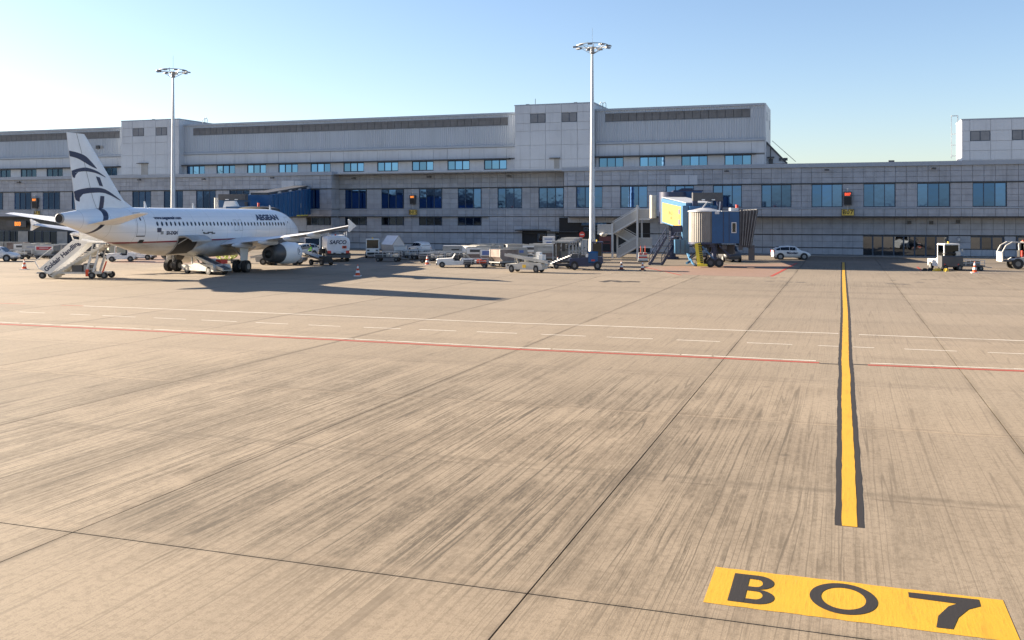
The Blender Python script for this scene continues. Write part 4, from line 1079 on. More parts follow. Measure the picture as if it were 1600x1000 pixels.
M['logo_blue'] = mat('logo_blue_grey', (.07,.075,.16), .5); M['logo_or'] = mat('logo_orange', (.35,.15,.04), .5)
for k, m in ((0,'logo_blue'),(1,'logo_or'),(2,'logo_blue')):
    p = e0.lerp(e1,.73); b = MB(); slope_box(b, p, e0.lerp(e1,.795), tsd, 1.535, 1.55, .42+.6*k, .98+.6*k); b.build('emblem_mark', M[m], ad)
# end frame with the sensor box and lamps
fx = e1
b = MB(); slope_box(b, fx-tdir*.25, fx+tdir*.45, tsd, 1.2, 1.95, -1.5, 2.75); slope_box(b, fx-tdir*.25, fx+tdir*.45, tsd, -1.95, -1.2, -1.5, 2.75); b.build('end_frame', M['lblue'], br)
b = MB(); pc = Vector((pX(1109, 105.5), 105.5, 0)); zt, zb2 = pZ(300.5, pc.x, pc.y), pZ(313.5, pc.x, pc.y)
hw = 23.5/FOC*toP(pc)[2]; vd = Vector((CS, SN, 0)); vf = Vector((-SN, CS, 0))
def face(b, c, w0, w1, z0, z1, d0, d1): 
    vs = [c + vd*w + vf*dd + Vector((0,0,z)) for z in (z0,z1) for w, dd in ((w0,d0),(w1,d0),(w1,d1),(w0,d1))]
    return b.add(vs, [(3,2,1,0),(4,5,6,7),(0,1,5,4),(1,2,6,5),(2,3,7,6),(3,0,4,7)])
face(b, pc, -hw, hw, zb2, zt, 1.0, 1.7); b.build('portal_beam', M['dgrey'], br)
b = MB(); face(b, pc, -hw, -hw+.55, 3.5, zb2, 1.1, 1.6); face(b, pc, hw-.55, hw, 4.6, zb2, 1.1, 1.6); b.build('portal_post', M['navy'], br)
b = MB(); face(b, pc, -hw*.42, -hw*.2, zb2+.05, zb2+.17, .9, .995); face(b, pc, hw*.25, hw*.47, zb2+.05, zb2+.17, .9, .995); b.build('lamp', M['white'], br)
b = MB()
for w0, w1, z0, z1 in ((-hw*.62,-hw*.1,5.95,7.0),(hw*.2,hw*.62,5.9,7.05)): b.bar(pc+vd*w0+vf*.3+Vector((0,0,z0)), pc+vd*w1+vf*.3+Vector((0,0,z1 if w0<0 else z0)), .12)
b.bar(pc+vd*(-hw*.6)+vf*.2+Vector((0,0,6.0)), pc+vd*(hw*.66)+vf*.2+Vector((0,0,5.95)), .22); b.bar(pc+vd*(hw*.66)+vf*.2+Vector((0,0,5.95)), pc+vd*(hw*.72)+vf*.2+Vector((0,0,7.0)), .12); b.build('cable_frame', M['galv'], br)
# round cab with ribbed shutter, square head, bellows
cr = 1.68; zc0, zc1 = pZ(378, CAB.x, CAB.y), pZ(331, CAB.x, CAB.y)
b = MB(); n = 96; ring0, ring1 = [], []
for i in range(n):
    t = 2*pi*i/n; r = cr + (.035 if i % 2 else 0)
    ring0.append((CAB.x+r*cos(t), CAB.y+r*sin(t), zc0)); ring1.append((CAB.x+r*cos(t), CAB.y+r*sin(t), zc1))
b.loft([ring0, ring1], sm=False); cabo = b.build('cab_shutter', mat('ribbed_shutter_grey', (.19,.183,.172), .5, .15, var=.1, dirt=((.2,.19,.18),1.5,.4)), br)
b = MB(); b.cyl((CAB.x,CAB.y,zc1),(CAB.x,CAB.y,zc1+.12),cr+.14,n=40); b.cyl((CAB.x,CAB.y,zc1+.12),(CAB.x,CAB.y,zc1+.42),cr+.05,.5,n=40); b.build('cab_roof', M['galv'], br)
b = MB(); b.cyl((CAB.x,CAB.y,zc0-.22),(CAB.x,CAB.y,zc0),cr+.1,n=40); b.box(CAB.x-1.2,CAB.x+1.2,CAB.y-1.2,CAB.y+1.2,zc0-.5,zc0-.22); b.build('cab_floor', M['navy'], br)
hdir = Vector((cos(R(12)), sin(R(12)), 0)); hsd = Vector((-hdir.y, hdir.x, 0))
def hb(b, l0, l1, w0, w1, z0, z1):
    vs = [CAB + hdir*l + hsd*w + Vector((0,0,z)) for z in (z0,z1) for l, w in ((l0,w0),(l1,w0),(l1,w1),(l0,w1))]
    return b.add(vs, [(3,2,1,0),(4,5,6,7),(0,1,5,4),(1,2,6,5),(2,3,7,6),(3,0,4,7)])
b = MB(); hb(b, .6, 3.42, -1.72, 1.7, zc0-.1, zc1+.02); head = b.build('cab_head', M['blue'], br)
b = MB(); hb(b, 1.6, 3.45, -1.75, 1.72, zc1+.02, zc1+.1); hb(b, 2.6, 3.4, -1.2, 1.2, zc1+.1, zc1+.42); hb(b, .9, 1.35, -1.78, -1.5, zc1-.25, zc1+.02); b.build('head_roof', M['galv'], br)
b = MB(); hb(b, 2.62, 3.12, -1.78, -1.72, zc0+1.0, zc0+2.12); wf = b.build('window', M['white'], head)
b = MB(); hb(b, 2.70, 3.04, -1.80, -1.781, zc0+1.08, zc0+2.04); b.build('pane', M['glass'], wf)
b = MB(); hb(b, 1.75, 1.82, -1.75, -1.72, zc0, zc1); hb(b, 2.35, 2.4, -1.745, -1.72, zc0, zc1); b.build('seam', M['navy'], head)
b = MB()
for k in range(6):
    rings = []
    for l, w in ((3.42+.27*k, 0), (3.42+.27*k+.13, .14), (3.42+.27*(k+1), 0)):
        lean = .06*(l-3.42); zt_ = zc1+.05+lean*1.2; zb_ = zc0-.35-lean*3.0
        tl = (l-3.42)*.22
        rings.append([CAB+hdir*(l+0)+hsd*(-1.62-w)+Vector((0,0,zb_)) - hdir*tl, CAB+hdir*(l+tl)+hsd*(-1.62-w)+Vector((0,0,zt_+w)), CAB+hdir*(l+tl)+hsd*(1.5)+Vector((0,0,zt_+w)), CAB+hdir*l+hsd*1.5+Vector((0,0,zb_)) - hdir*tl])
    b.loft(rings, True, False, False)
b.build('bellows', mat('bellows_canvas', (.085,.088,.095), .8, var=.2), br)
b = MB()
for k in range(1,6,1):
    l = 3.42+.27*k+.135; tl = (l-3.42)*.22
    b.bar(CAB+hdir*(l-tl)+hsd*(-1.8)+Vector((0,0,zc0-.3)), CAB+hdir*(l+tl)+hsd*(-1.8)+Vector((0,0,zc1+.2)), .035)
b.build('bellows_hoop', M['grey'], br)
b = MB(); b.cyl(CAB+hdir*3.3+hsd*(-.6)+Vector((0,0,zc1+.42)), CAB+hdir*3.3+hsd*(-.6)+Vector((0,0,zc1+.75)), .16); b.build('beacon', M['red'], br)
# drive column, bogie, cable chute
b = MB()
for w in (-.95, .95): p = CAB + hdir*.9 + hsd*w; b.cyl((p.x,p.y,.7),(p.x,p.y,zc0-.2),.26,n=12); b.cyl((p.x,p.y,1.6),(p.x,p.y,zc0-.2),.34,n=12)
hb(b, .3, 1.5, -1.6, 1.6, .55, .95); hb(b, .6, 1.3, -1.2, 1.2, 1.5, 1.75); hb(b, -.9, .2, -1.0, 1.0, 1.0, 1.25); b.build('lift_column', M['navy'], br)
for k, (l0, w0, z0, l1, w1, z1) in enumerate(((.2,-1.1,2.3,-1.6,-1.2,.9),(.2,1.1,2.3,-1.6,1.2,.9),(1.4,-1.2,2.3,2.6,-1.0,1.1),(-.4,-1.5,2.2,.9,-1.5,.8))):
    b = MB(); b.bar(CAB+hdir*l0+hsd*w0+Vector((0,0,z0)), CAB+hdir*l1+hsd*w1+Vector((0,0,z1)), .16); b.build('brace', M['lblue'] if k == 3 else M['navy'], br)
for k in range(4):
    b = MB(); q_ = [CAB+hdir*(-.6+.5*k+.12*i*(1 if k%2 else -1))+hsd*(-1.3-.05*k)+Vector((0,0,zc0-.3-(zc0-.8)*(i/5)+.5*sin(i*1.2))) for i in range(6)]; b.tube(q_, .05, 6); b.build('cable', M['black'], br)
for w in (-1.45, 1.45):
    for l in (.45, 1.35):
        p = CAB + hdir*l + hsd*w; t = MB(); t.cyl((p.x-hsd.x*.18,p.y-hsd.y*.18,.48),(p.x+hsd.x*.18,p.y+hsd.y*.18,.48),.48,n=18); t.mi = 1; t.cyl((p.x-hsd.x*.2,p.y-hsd.y*.2,.48),(p.x+hsd.x*.2,p.y+hsd.y*.2,.48),.24,n=12); t.build('wheel', [M['black'], M['dgrey']], br)
b = MB(); b.box(CAB.x+.3,CAB.x+3.0,CAB.y+.3,CAB.y+1.5,zc0-1.3,zc0-.3); b.box(CAB.x+1.9,CAB.x+2.4,CAB.y-.9,CAB.y-.4,zc0-.75,zc0-.3); b.box(CAB.x+3.6,CAB.x+4.0,CAB.y-.8,CAB.y-.4,zc0-.8,zc0-.35); b.box(CAB.x+4.6,CAB.x+5.2,CAB.y-.6,CAB.y,zc0-1.9,zc0-.3); b.build('equipment_box', M['dgrey'], br)
cy = CAB.y-1.55; c0 = (pX(1090.5,cy), pZ(380,0,cy)); c1 = (pX(1093,cy), pZ(411.5,-13,cy))
b = MB(); c0 = Vector((pX(1090.5,cy),cy,zc0-.1)); c1 = Vector((pX(1094.5,cy),cy,.35)); b.bar(c0, c1, .62, .5, (0,1,0)); b.box(c1.x-.3,c1.x+.75,cy-.4,cy+.4,.12,.36); ch = b.build('cable_chute', M['syellow'], br)
b = MB()
for k in range(11): p = c0.lerp(c1, (k+.6)/11.5); b.box(p.x+.05,p.x+.34,cy-.3,cy-.255,p.z-.07,p.z+.05)
b.build('chute_rung', M['black'], ch)
# service stair and landing on the sunny side
st0 = G(1024, 414.5); zl = 3.15; st1 = Vector((pX(1051,106.2), 106.2, zl))
def stair(b_tread, b_str, p0, p1, wdir, w, n, rail=1.0):
    p0, p1 = Vector(p0), Vector(p1); wd = Vector(wdir)*w/2
    for s in (-1, 1):
        b_str.bar(p0+wd*s, p1+wd*s, .08, .28)
        if rail:
            b_str.bar(p0+wd*s+Vector((0,0,rail)), p1+wd*s+Vector((0,0,rail)), .07); b_str.bar(p0+wd*s+Vector((0,0,rail*.5)), p1+wd*s+Vector((0,0,rail*.5)), .05)
            for k in range(6): p = p0.lerp(p1, k/5)+wd*s; b_str.bar(p, p+Vector((0,0,rail)), .05)
    run = (p1-p0); run.z = 0; run.normalize()
    for k in range(n):
        p = p0.lerp(p1, (k+.5)/n); vs = [p+wd*s+run*q+Vector((0,0,z)) for z in (-.03,.02) for s, q in ((-1,-.14),(1,-.14),(1,.14),(-1,.14))]
        b_tread.add(vs, [(3,2,1,0),(4,5,6,7),(0,1,5,4),(1,2,6,5),(2,3,7,6),(3,0,4,7)])
sw = Vector((vf.x, vf.y, 0)); wst = (vd*.35+vf*.94)
bt, bs_ = MB(), MB(); stair(bt, bs_, st0, st1, vd, 1.35, 16); bt.build('tread', M['alu'], br); bs_.build('stair_frame', M['navy'], br)
b = MB(); face(b, st1, -.1, .95, .55, 1.25, -.75, -.7); b.build('stair_panel', M['navy'], br)
b = MB(); face(b, st1, 0, 3.6, -.08, .04, -.75, .75)
for k in range(6):
    for z0 in (0,): b.bar(st1+vd*(.7*k)+vf*-.72, st1+vd*(.7*k)+vf*-.72+Vector((0,0,1.1)), .05)
for z0 in (.55, 1.1): b.bar(st1+vf*-.72+Vector((0,0,z0)), st1+vd*3.5+vf*-.72+Vector((0,0,z0)), .05)
b.build('landing', M['navy'], br)
b = MB(); pb = Vector((pX(1066,105.6),105.6,0)); face(b, pb, -.85, .7, 1.35, 2.85, -.4, .5); b.build('control_cabinet', M['lblue'], br)
b = MB(); 
for k in range(3): face(b, pb, -.8+.5*k, -.75+.5*k, 1.4, 2.8, -.43, -.401)
b.build('cabinet_seam', M['navy'], br)
b = MB(); b.bar(G(1024,414)+Vector((-.8,0,.12)), G(1033,414)+Vector((.2,0,.12)), .5, .24); b.build('stair_foot', M['navy'], br)
b = MB(); b.tube([G(1066,398)+Vector((0,0,1.5)), G(1074,410)+Vector((0,0,1.1)), G(1079,413)+Vector((0,0,.35)), G(1073,413.5)+Vector((0,0,.15))], .14, 8); b.tube([G(1070,400)+Vector((0,0,1.3)), G(1077,411)+Vector((0,0,.9)), G(1082,414)+Vector((0,0,.2)), G(1086,416)+Vector((0,0,.12))], .12, 8); b.build('hose', M['lblue'], br)
b = MB(); b.cyl(pb+vd*1.7+Vector((0,0,2.1)), pb+vd*1.7+vf*.5+Vector((0,0,2.1)), .38, n=14); b.build('hose_reel', M['dgrey'], br)
# ---- bridge at stand B05, in the shade behind the airliner
b5 = empty('boarding_bridge', (0,0,0), 0, 'dark blue boarding bridge half hidden behind the airliner nose', 'boarding bridge', 'boarding bridges at the terminal')
q0 = Vector((pX(471,YF*S), YF*S-.1, 0)); q1 = Vector((pX(405,107), 107, 0)); q2 = Vector((pX(371,96.5), 96.5, 0))
qd = (q1-q0).normalized(); qs = Vector((qd.y,-qd.x,0))
if qs.dot(vd) < 0: qs = -qs
def zat(py, p): return pZ(py, p.x, p.y)
q0z, q1z = (zat(335,q0), zat(294.5,q0)), (zat(342,q1), zat(304.5,q1))
b = MB(); 
vs = [q0-qs*1.6+Vector((0,0,q0z[0])), q0+qs*1.6+Vector((0,0,q0z[0])), q0+qs*1.6+Vector((0,0,q0z[1])), q0-qs*1.6+Vector((0,0,q0z[1])),
      q1-qs*1.6+Vector((0,0,q1z[0])), q1+qs*1.6+Vector((0,0,q1z[0])), q1+qs*1.6+Vector((0,0,q1z[1])), q1-qs*1.6+Vector((0,0,q1z[1]))]
b.add(vs, [(0,1,2,3),(7,6,5,4),(0,4,5,1),(1,5,6,2),(2,6,7,3),(3,7,4,0)]); b.build('outer_tunnel', M['blue'], b5)
for k in range(10):
    t = (k+.5)/10; p = q0.lerp(q1,t); za = q0z[0]+(q1z[0]-q0z[0])*t; zb_ = q0z[1]+(q1z[1]-q0z[1])*t
    b = MB(); b.bar(p+qs*1.64+Vector((0,0,za)), p+qs*1.64+Vector((0,0,zb_)), .3, .1); b.build('tunnel_rib', M['blue'], b5)
for k in range(4): p = q0.lerp(q1,(k+.2)/4); z_ = q0z[1]+(q1z[1]-q0z[1])*(k+.2)/4; b = MB(); b.bar(p+qs*1.5+Vector((0,0,z_+.12)), p+qs*1.5+qd*1.2+Vector((0,0,z_+.06)), .25, .2); b.build('roof_lamp', M['galv'], b5)
b = MB(); b.bar(q0+Vector((0,0,q0z[1]+.3)), q1+Vector((0,0,q1z[1]+.12)), 2.2, .35); b.build('tunnel_roof', M['dgrey'], b5)
b = MB(); b.bar(q1+Vector((0,0,5.4)), q2+Vector((0,0,5.2)), 2.7, 2.7); b.build('inner_tunnel', M['blue'], b5)
def f5(b, px0, px1, py0, py1, Y, dep):
    x0, x1 = pX(px0,Y), pX(px1,Y); z1, z0 = pZ(py0,x0,Y), pZ(py1,x0,Y); b.box(x0,x1,Y,Y+dep,z0,z1); return b
b = MB(); f5(b, 341, 383, 303.5, 312.5, 101, .6); b.build('portal_beam', M['dgrey'], b5)
b = MB(); f5(b, 342, 392, 312.6, 326, 101.7, 1.4); b.build('portal_wall', M['blue'], b5)
b = MB(); f5(b, 352, 357, 311, 312.4, 100.9, .09); f5(b, 366.5, 371, 311, 312.4, 100.9, .09); b.build('lamp', M['white'], b5)
b = MB(); x0 = pX(351,99); xs_ = [pX(p,99) for p in (348,371.5,366,351)]; zs_ = [pZ(p,xs_[0],99) for p in (324.5,324.5,314,314.5)]
b.prism(list(zip(xs_, zs_)), 'y', 99, 99.5); b.build('canopy_panel', M['white'], b5)
b = MB(); f5(b, 338, 386, 324.3, 327.5, 98.5, 2.2); b.build('cab_roof', M['galv'], b5)
b = MB(); xw = pX(338,100); b.cyl((xw,100,pZ(327,xw,100)),(xw,100,pZ(309,xw,100)),.24,n=12); b.build('post', M['dirty_white'], b5)
b = MB(); x_, y_ = pX(404,95), 95; rings = []
for t in range(9):
    a = pi*t/8; rings.append([(x_-2.1*cos(a), y_-1.2, 6.0+.42*sin(a)+.1), (x_-2.1*cos(a), y_+1.2, 6.0+.42*sin(a)+.1), (x_-2.1*cos(a), y_+1.2, 4.6), (x_-2.1*cos(a), y_-1.2, 4.6)])
b.loft(rings); b.build('bellows', M['black'], b5)
b = MB(); b.cyl((x_,y_,6.5),(x_,y_,6.95),.13); b.build('beacon', M['red'], b5)
b = MB(); f5(b, 382, 386.5, 315.5, 324, 101.5, .18); b.build('control_panel', M['dgrey'], b5)
p = q0.lerp(q1,.33)+qs*1.75; text_on('lettering', '05', .95, M['dirty_white'], b5, p+Vector((0,0,q0z[0]+1.3)), -qd, (0,0,1), bold=.02)
b = MB(); p = q0.lerp(q1,.12)+qs*1.6; b.bar(p+Vector((0,0,q0z[0]-.12)), q0.lerp(q1,.42)+qs*1.6+Vector((0,0,q0z[0]-.2)), .2, .16); b.build('edge_marking', M['syellow'], b5)
b = MB(); p = q0.lerp(q1,.45); b.cyl((p.x,p.y,0),(p.x,p.y,q0z[0]+.4),.5,n=12); b.build('column', M['navy'], b5)

# ================================================================== outdoor steel stair by the bridge
sr = empty('steel_stair', (0,0,0), 0, 'zigzag galvanised steel stair with mesh sides beside the blue bridge', 'outdoor stair')
YS = 121.0
def sp_(px, py, Y=YS): x = pX(px, Y); return Vector((x, Y, pZ(py, x, Y)))
zg = lambda v: Vector((v.x, v.y, 0))
M['mesh'] = mat('stair_mesh_sheet', (.34,.35,.36), .55, .3, var=.1, vscale=8)
def flight(a, c, y, hgt, nm):
    b = MB(); a = Vector((a.x,y,a.z)); c = Vector((c.x,y,c.z)); u = Vector((0,0,hgt))
    vs = [a+Vector((0,q,0)) for q in (0,.03)] + [c+Vector((0,q,0)) for q in (0,.03)] + [a+u+Vector((0,q,0)) for q in (0,.03)] + [c+u+Vector((0,q,0)) for q in (0,.03)]
    b.add(vs, [(0,2,6,4),(1,5,7,3),(4,6,7,5),(0,1,3,2),(0,4,5,1),(2,3,7,6)]); b.build('side_sheet', M['mesh'], sr)
    r = MB()
    r.bar(a+u+Vector((0,0,.03)), c+u+Vector((0,0,.03)), .08)
    if a.z != c.z: r.bar(a+u+Vector((0,0,.28)), c+u+Vector((0,0,.28)), .07)
    r.build('handrail', M['galv'], sr); r = MB(); r.bar(a, c, .1, .18); r.build('stringer', M['galv'], sr)
lo0, lo1 = sp_(966,399.5), sp_(994,385); lo1r = sp_(1019,385)
hi0, hi1 = sp_(956.5,363.5), sp_(996,340); top1 = sp_(1016,340)
ld0 = sp_(933.5,363.5); z1, z2 = lo1.z-.1, hi0.z-.15
u = 1.25
flight(Vector((lo0.x,0,.1)), Vector((lo1.x,0,z1)), YS, 1.15, 'a'); flight(Vector((lo1.x,0,z1)), Vector((lo1r.x,0,z1)), YS, 1.15, 'b')
flight(Vector((lo1.x,0,z1)), Vector((hi0.x,0,z2)), YS+1.5, 1.15, 'c'); flight(Vector((ld0.x,0,z2)), Vector((hi0.x,0,z2)), YS, 1.15, 'd')
flight(Vector((hi0.x,0,z2)), Vector((hi1.x,0,hi1.z-.2)), YS, 1.25, 'e'); flight(Vector((hi1.x,0,hi1.z-.2)), Vector((top1.x,0,hi1.z-.2)), YS, 1.25, 'f')
flight(Vector((lo0.x,0,.1)), Vector((lo1.x,0,z1)), YS+1.3, 1.15, 'g'); flight(Vector((hi0.x,0,z2)), Vector((hi1.x,0,hi1.z-.2)), YS+1.3, 1.25, 'h')
bt = MB()
def treads(a, c, za, zc, y0, n):
    for k in range(n): x = a+(c-a)*(k+.5)/n; z = za+(zc-za)*(k+.5)/n; bt.box(x-.15,x+.15,y0,y0+1.25,z-.03,z+.02)
treads(lo0.x, lo1.x, .1, z1, YS+.03, 12); treads(lo1.x, hi0.x, z1, z2, YS+1.55, 10); treads(hi0.x, hi1.x, z2, hi1.z-.2, YS+.03, 12)
bt.box(lo1.x,lo1r.x,YS+.03,YS+2.8,z1-.08,z1); bt.box(ld0.x,hi0.x,YS+.03,YS+2.8,z2-.08,z2); bt.box(hi1.x,top1.x,YS+.03,YS+1.5,hi1.z-.28,hi1.z-.2); bt.build('tread', M['grey'], sr)
b = MB()
for px, zt in ((957, hi0.z+1.2),(996, hi1.z+1.6)):
    x = pX(px, YS-.15); b.bar((x,YS-.15,0),(x,YS-.15,zt),.24,.24); b.bar((x,YS+2.7,0),(x,YS+2.7,zt-1),.2,.2)
b.build('post', M['galv'], sr)
b = MB(); p = sp_(943, 366.5, YS-.3); b.lathe([(.12,.25),(.48,.12),(.5,0),(.3,-.22),(.05,-.3)], p, 'z', 16); b.build('stair_lamp', M['dirty_white'], sr)

# ================================================================== stand boards on the facade
def board(px, code, lit, num):
    Y = (YF if (px < 515 or px > 882) else YM)*S - .45; x = pX(px, Y); rt = empty('docking_display', (x, Y, 0), 0, num, 'docking display', 'docking displays on the terminal facade')
    z0, z1 = pZ(321 if px>1000 else 319.5 if px > 500 else 326, x, Y), pZ(299.5 if px > 1000 else 305 if px > 500 else 309, x, Y); h = z1-z0
    b = MB(); b.prism([(-.36*h*.72,z0),(.36*h*.72,z0),(.40*h*.88,z1),(-.40*h*.88,z1)] if px < 1000 else [(-.29*h,z0),(.29*h,z0),(.29*h,z1),(-.29*h,z1)], 'y', -.25, .2); b.build('cabinet', M['dgrey'], rt)
    b = MB(); b.box(-.24*h,.24*h,-.28,-.25,z0+h*.08,z0+h*.62); b.build('screen', M['black'], rt)
    text_on('lettering', code, h*.27, lit, rt, (0,-.29,z0+h*.80), (1,0,0), (0,0,1), bold=.035*h*.3)
    b = MB(); b.bar((0,0,z1),(0,0,z1+.35),.07); b.cyl((0,-.1,z1+.3),(0,-.1,z1+.5),.12); b.bar((0,0,z0-.75),(0,0,z0),.06); b.build('bracket', M['galv'], rt)
    return rt
M['led_red'] = mat('led_red', (.3,.04,.02), .5, emit=(1,.10,.04), estr=.32); M['led_or'] = mat('led_orange', (.3,.08,.01), .5, emit=(1,.28,.04), estr=.32)
board(1324.5, 'B07', M['led_red'], 'dark docking display showing red B07 above the B07 plate')
board(645, 'B05', M['led_or'], 'dark docking display showing orange characters above the B05 plate')
board(55, 'B03', M['led_or'], 'dark docking display lit orange left of the airliner tail')
def plate(px, py, w, h, code, label):
    Y = (YF if (px < 515 or px > 882) else YM)*S - .28; x = pX(px, Y); z = pZ(py, x, Y); k = toP((x,Y,z))[2]/FOC; w *= k/2; h *= k/2
    rt = empty('stand_sign', (x, Y, z), 0, label, 'stand sign', 'yellow stand signs on the terminal')
    b = MB(); b.box(-w,w,-.06,.06,-h,h); b.build('sign_board', mat('sign_yellow', (.75,.52,.09), .5, var=.1), rt)
    b = MB(); t = .06
    for q in ((-w,w,h-t,h),(-w,w,-h,-h+t)): b.box(q[0],q[1],-.1,-.06,q[2],q[3])
    for q in ((-w,-w+t),(w-t,w)): b.box(q[0],q[1],-.1,-.06,-h+t,h-t)
    b.build('sign_frame', M['dgrey'], rt)
    text_on('lettering', code, h*1.75, M['black'], rt, (0,-.075,0), (1,0,0), (0,0,1), bold=.012, spacing=1.15)
plate(1324.7, 332, 19, 10.5, 'B07', 'yellow B07 stand sign on the wall at the end of the centre line')
plate(645.3, 331.5, 13.5, 8.5, 'B05', 'yellow B05 stand sign on the middle of the terminal wall')
plate(57.5, 332.8, 10.5, 6.5, 'B03', 'small yellow stand sign far left, left of the airliner tail')
# orange departures board in the shop-front
Y = YF*S+.5; x = pX(28.5, Y); z = pZ(350, x, Y); rt = empty('message_board', (x,Y,z), 0, 'long dark message board with glowing orange letters far left', 'message board')
b = MB(); b.box(-2.6,2.0,-.2,.1,-.6,.6); b.build('cabinet', M['dgrey'], rt)
text_on('lettering', 'B03', .95, M['led_or'], rt, (.1,-.23,0), (1,0,0), (0,0,1), bold=.05)
# round no-entry sign near the mast
p = Vector((pX(909.5, 131), 131, 0)); z = pZ(366.5, p.x, p.y); rt = empty('road_sign', p, 0, 'small round red no entry sign on a pole left of the light mast', 'sign')
b = MB(); b.cyl((0,0,0),(0,0,z+.3),.04,n=8); b.build('pole', M['galv'], rt)
b = MB(); b.cyl((0,-.06,z),(0,-.04,z),.42,n=20); b.build('disc', M['red'], rt); b = MB(); b.box(-.26,.26,-.08,-.062,z-.07,z+.07); b.build('bar', M['white'], rt)
# pale metal cabinet by the mast
p = G(912, 401.5); d = toP(p)[2]; rt = empty('metal_cabinet', p, R(19), 'pale grey two door metal cabinet standing left of the mast foot', 'cabinet')
w = 11.6*d/FOC/2; h = 26.5*d/FOC; b = MB(); b.box(-w,w,-.3,.4,.05,h); b.build('body', M['galv'], rt); b = MB(); b.box(-w-.05,w+.05,-.36,.45,h,h+.1); b.build('top', M['dirty_white'], rt)
b = MB(); b.box(-.02,.02,-.32,-.302,.1,h-.05); b.build('door_gap', M['black'], rt); b = MB(); b.cyl((.12,-.34,h*.55),(.12,-.3,h*.55),.07); b.build('handle', M['black'], rt)
# ================================================================== ground equipment
def wheel_mesh(r, w):
    t = MB(); t.cyl((0,-w/2,0),(0,w/2,0),r,n=16); t.mi = 1; t.cyl((0,-w/2-.012,0),(0,w/2+.012,0),r*.48,n=10); return t.mesh('wheel', [M['black'], M['rim']])
M['rim'] = mat('wheel_rim', (.16,.16,.16), .5, .3)
WM = {}
def wheels(par, pts, r, w=.2):
    k = (round(r,2), round(w,2))
    if k not in WM: WM[k] = wheel_mesh(r, w)
    for x, y in pts: link('wheel', WM[k], par, (x, y, r))
def put(rt, px, py, rz, label=None):
    rt.location = G(px, py); rt.rotation_euler = (0,0,R(rz))
    if label: rt['label'] = label
    return rt
def pxw(px, py, n): return n*toP(G(px, py))[2]/FOC      # n photo pixels at that ground point, in metres
def clone(rt, px, py, rz, label): return put(copy_tree(rt), px, py, rz, label)
def P_(par, name, m, f):
    b = MB(); f(b); return b.build(name, M[m] if isinstance(m, str) else m, par)
def cham(b, x0, x1, y0, y1, z0, z1, c=.05):
    """box with chamfered long edges"""
    return b.prism([(y0+c,z0),(y1-c,z0),(y1,z0+c),(y1,z1-c),(y1-c,z1),(y0+c,z1),(y0,z1-c),(y0,z0+c)], 'x', x0, x1)

# ---- traffic cones
def cone(label, dirty=False):
    rt = empty('traffic_cone', (0,0,0), 0, label, 'traffic cone', 'traffic cones on the apron')
    P_(rt, 'base', 'white' if not dirty else 'black', lambda b: b.box(-.28,.28,-.28,.28,0,.06))
    b = MB(); b.lathe([(.2,.06),(.155,.26),(.157,.26),(.115,.46),(.117,.46),(.085,.62),(.03,.9)], (0,0,0), 'z', 14); b.m = [0]*len(b.m)
    b.build('body', M['orange'] if not dirty else mat('cone_red_dull', (.30,.05,.03), .6), rt)
    b = MB(); b.lathe([(.165,.27),(.125,.45)], (0,0,0), 'z', 14); b.lathe([(.09,.62),(.05,.80)], (0,0,0), 'z', 14); b.build('band', M['white'], rt)
    return rt
c0 = put(cone('red and white cone alone left of the passenger stair'), 38, 421, 0)
c0.scale = (1.15,1.15,1.15)
clone(c0, 559, 431.5, 20, 'red and white cone at the edge of the airliner shadow')
clone(c0, 667.5, 414, 5, 'red and white cone in front of the empty dark cart')
clone(c0, 873, 415.5, 5, 'red and white cone leaning by the roofed baggage cart').rotation_euler = (0, R(-6), 0)
o = clone(c0, 1523, 426.5, 5, 'white based cone beside the flat dolly far right'); o.scale = (1.15,1.15,1.2)
c1 = put(cone('dull red cone nearest the blue tractor', True), 971, 421.5, 0)
clone(c1, 1004, 422.5, 20, 'dull red cone at the corner of the red painted zone')
# red and white barriers by the stair
def barrier(label):
    rt = empty('barrier_post', (0,0,0), 0, label, 'barrier', 'red and white barrier posts')
    P_(rt, 'base', 'black', lambda b: b.box(-.35,.35,-.25,.25,0,.14)); P_(rt, 'board', 'white', lambda b: b.prism([(-.32,.14),(.32,.14),(.2,1.1),(-.2,1.1)], 'y', -.07, .07))
    P_(rt, 'stripe', 'red', lambda b: (b.box(-.27,.27,-.08,-.071,.45,.62), b.box(-.21,.21,-.08,-.071,.85,1.02))); P_(rt, 'pole', 'orange', lambda b: b.cyl((0,0,1.1),(0,0,1.9),.035)); return rt
bp_ = put(barrier('red and white barrier post left of the pair under the steel stair'), 1001, 409, 19); clone(bp_, 1008, 409, 25, 'red and white barrier post right of the pair under the steel stair')

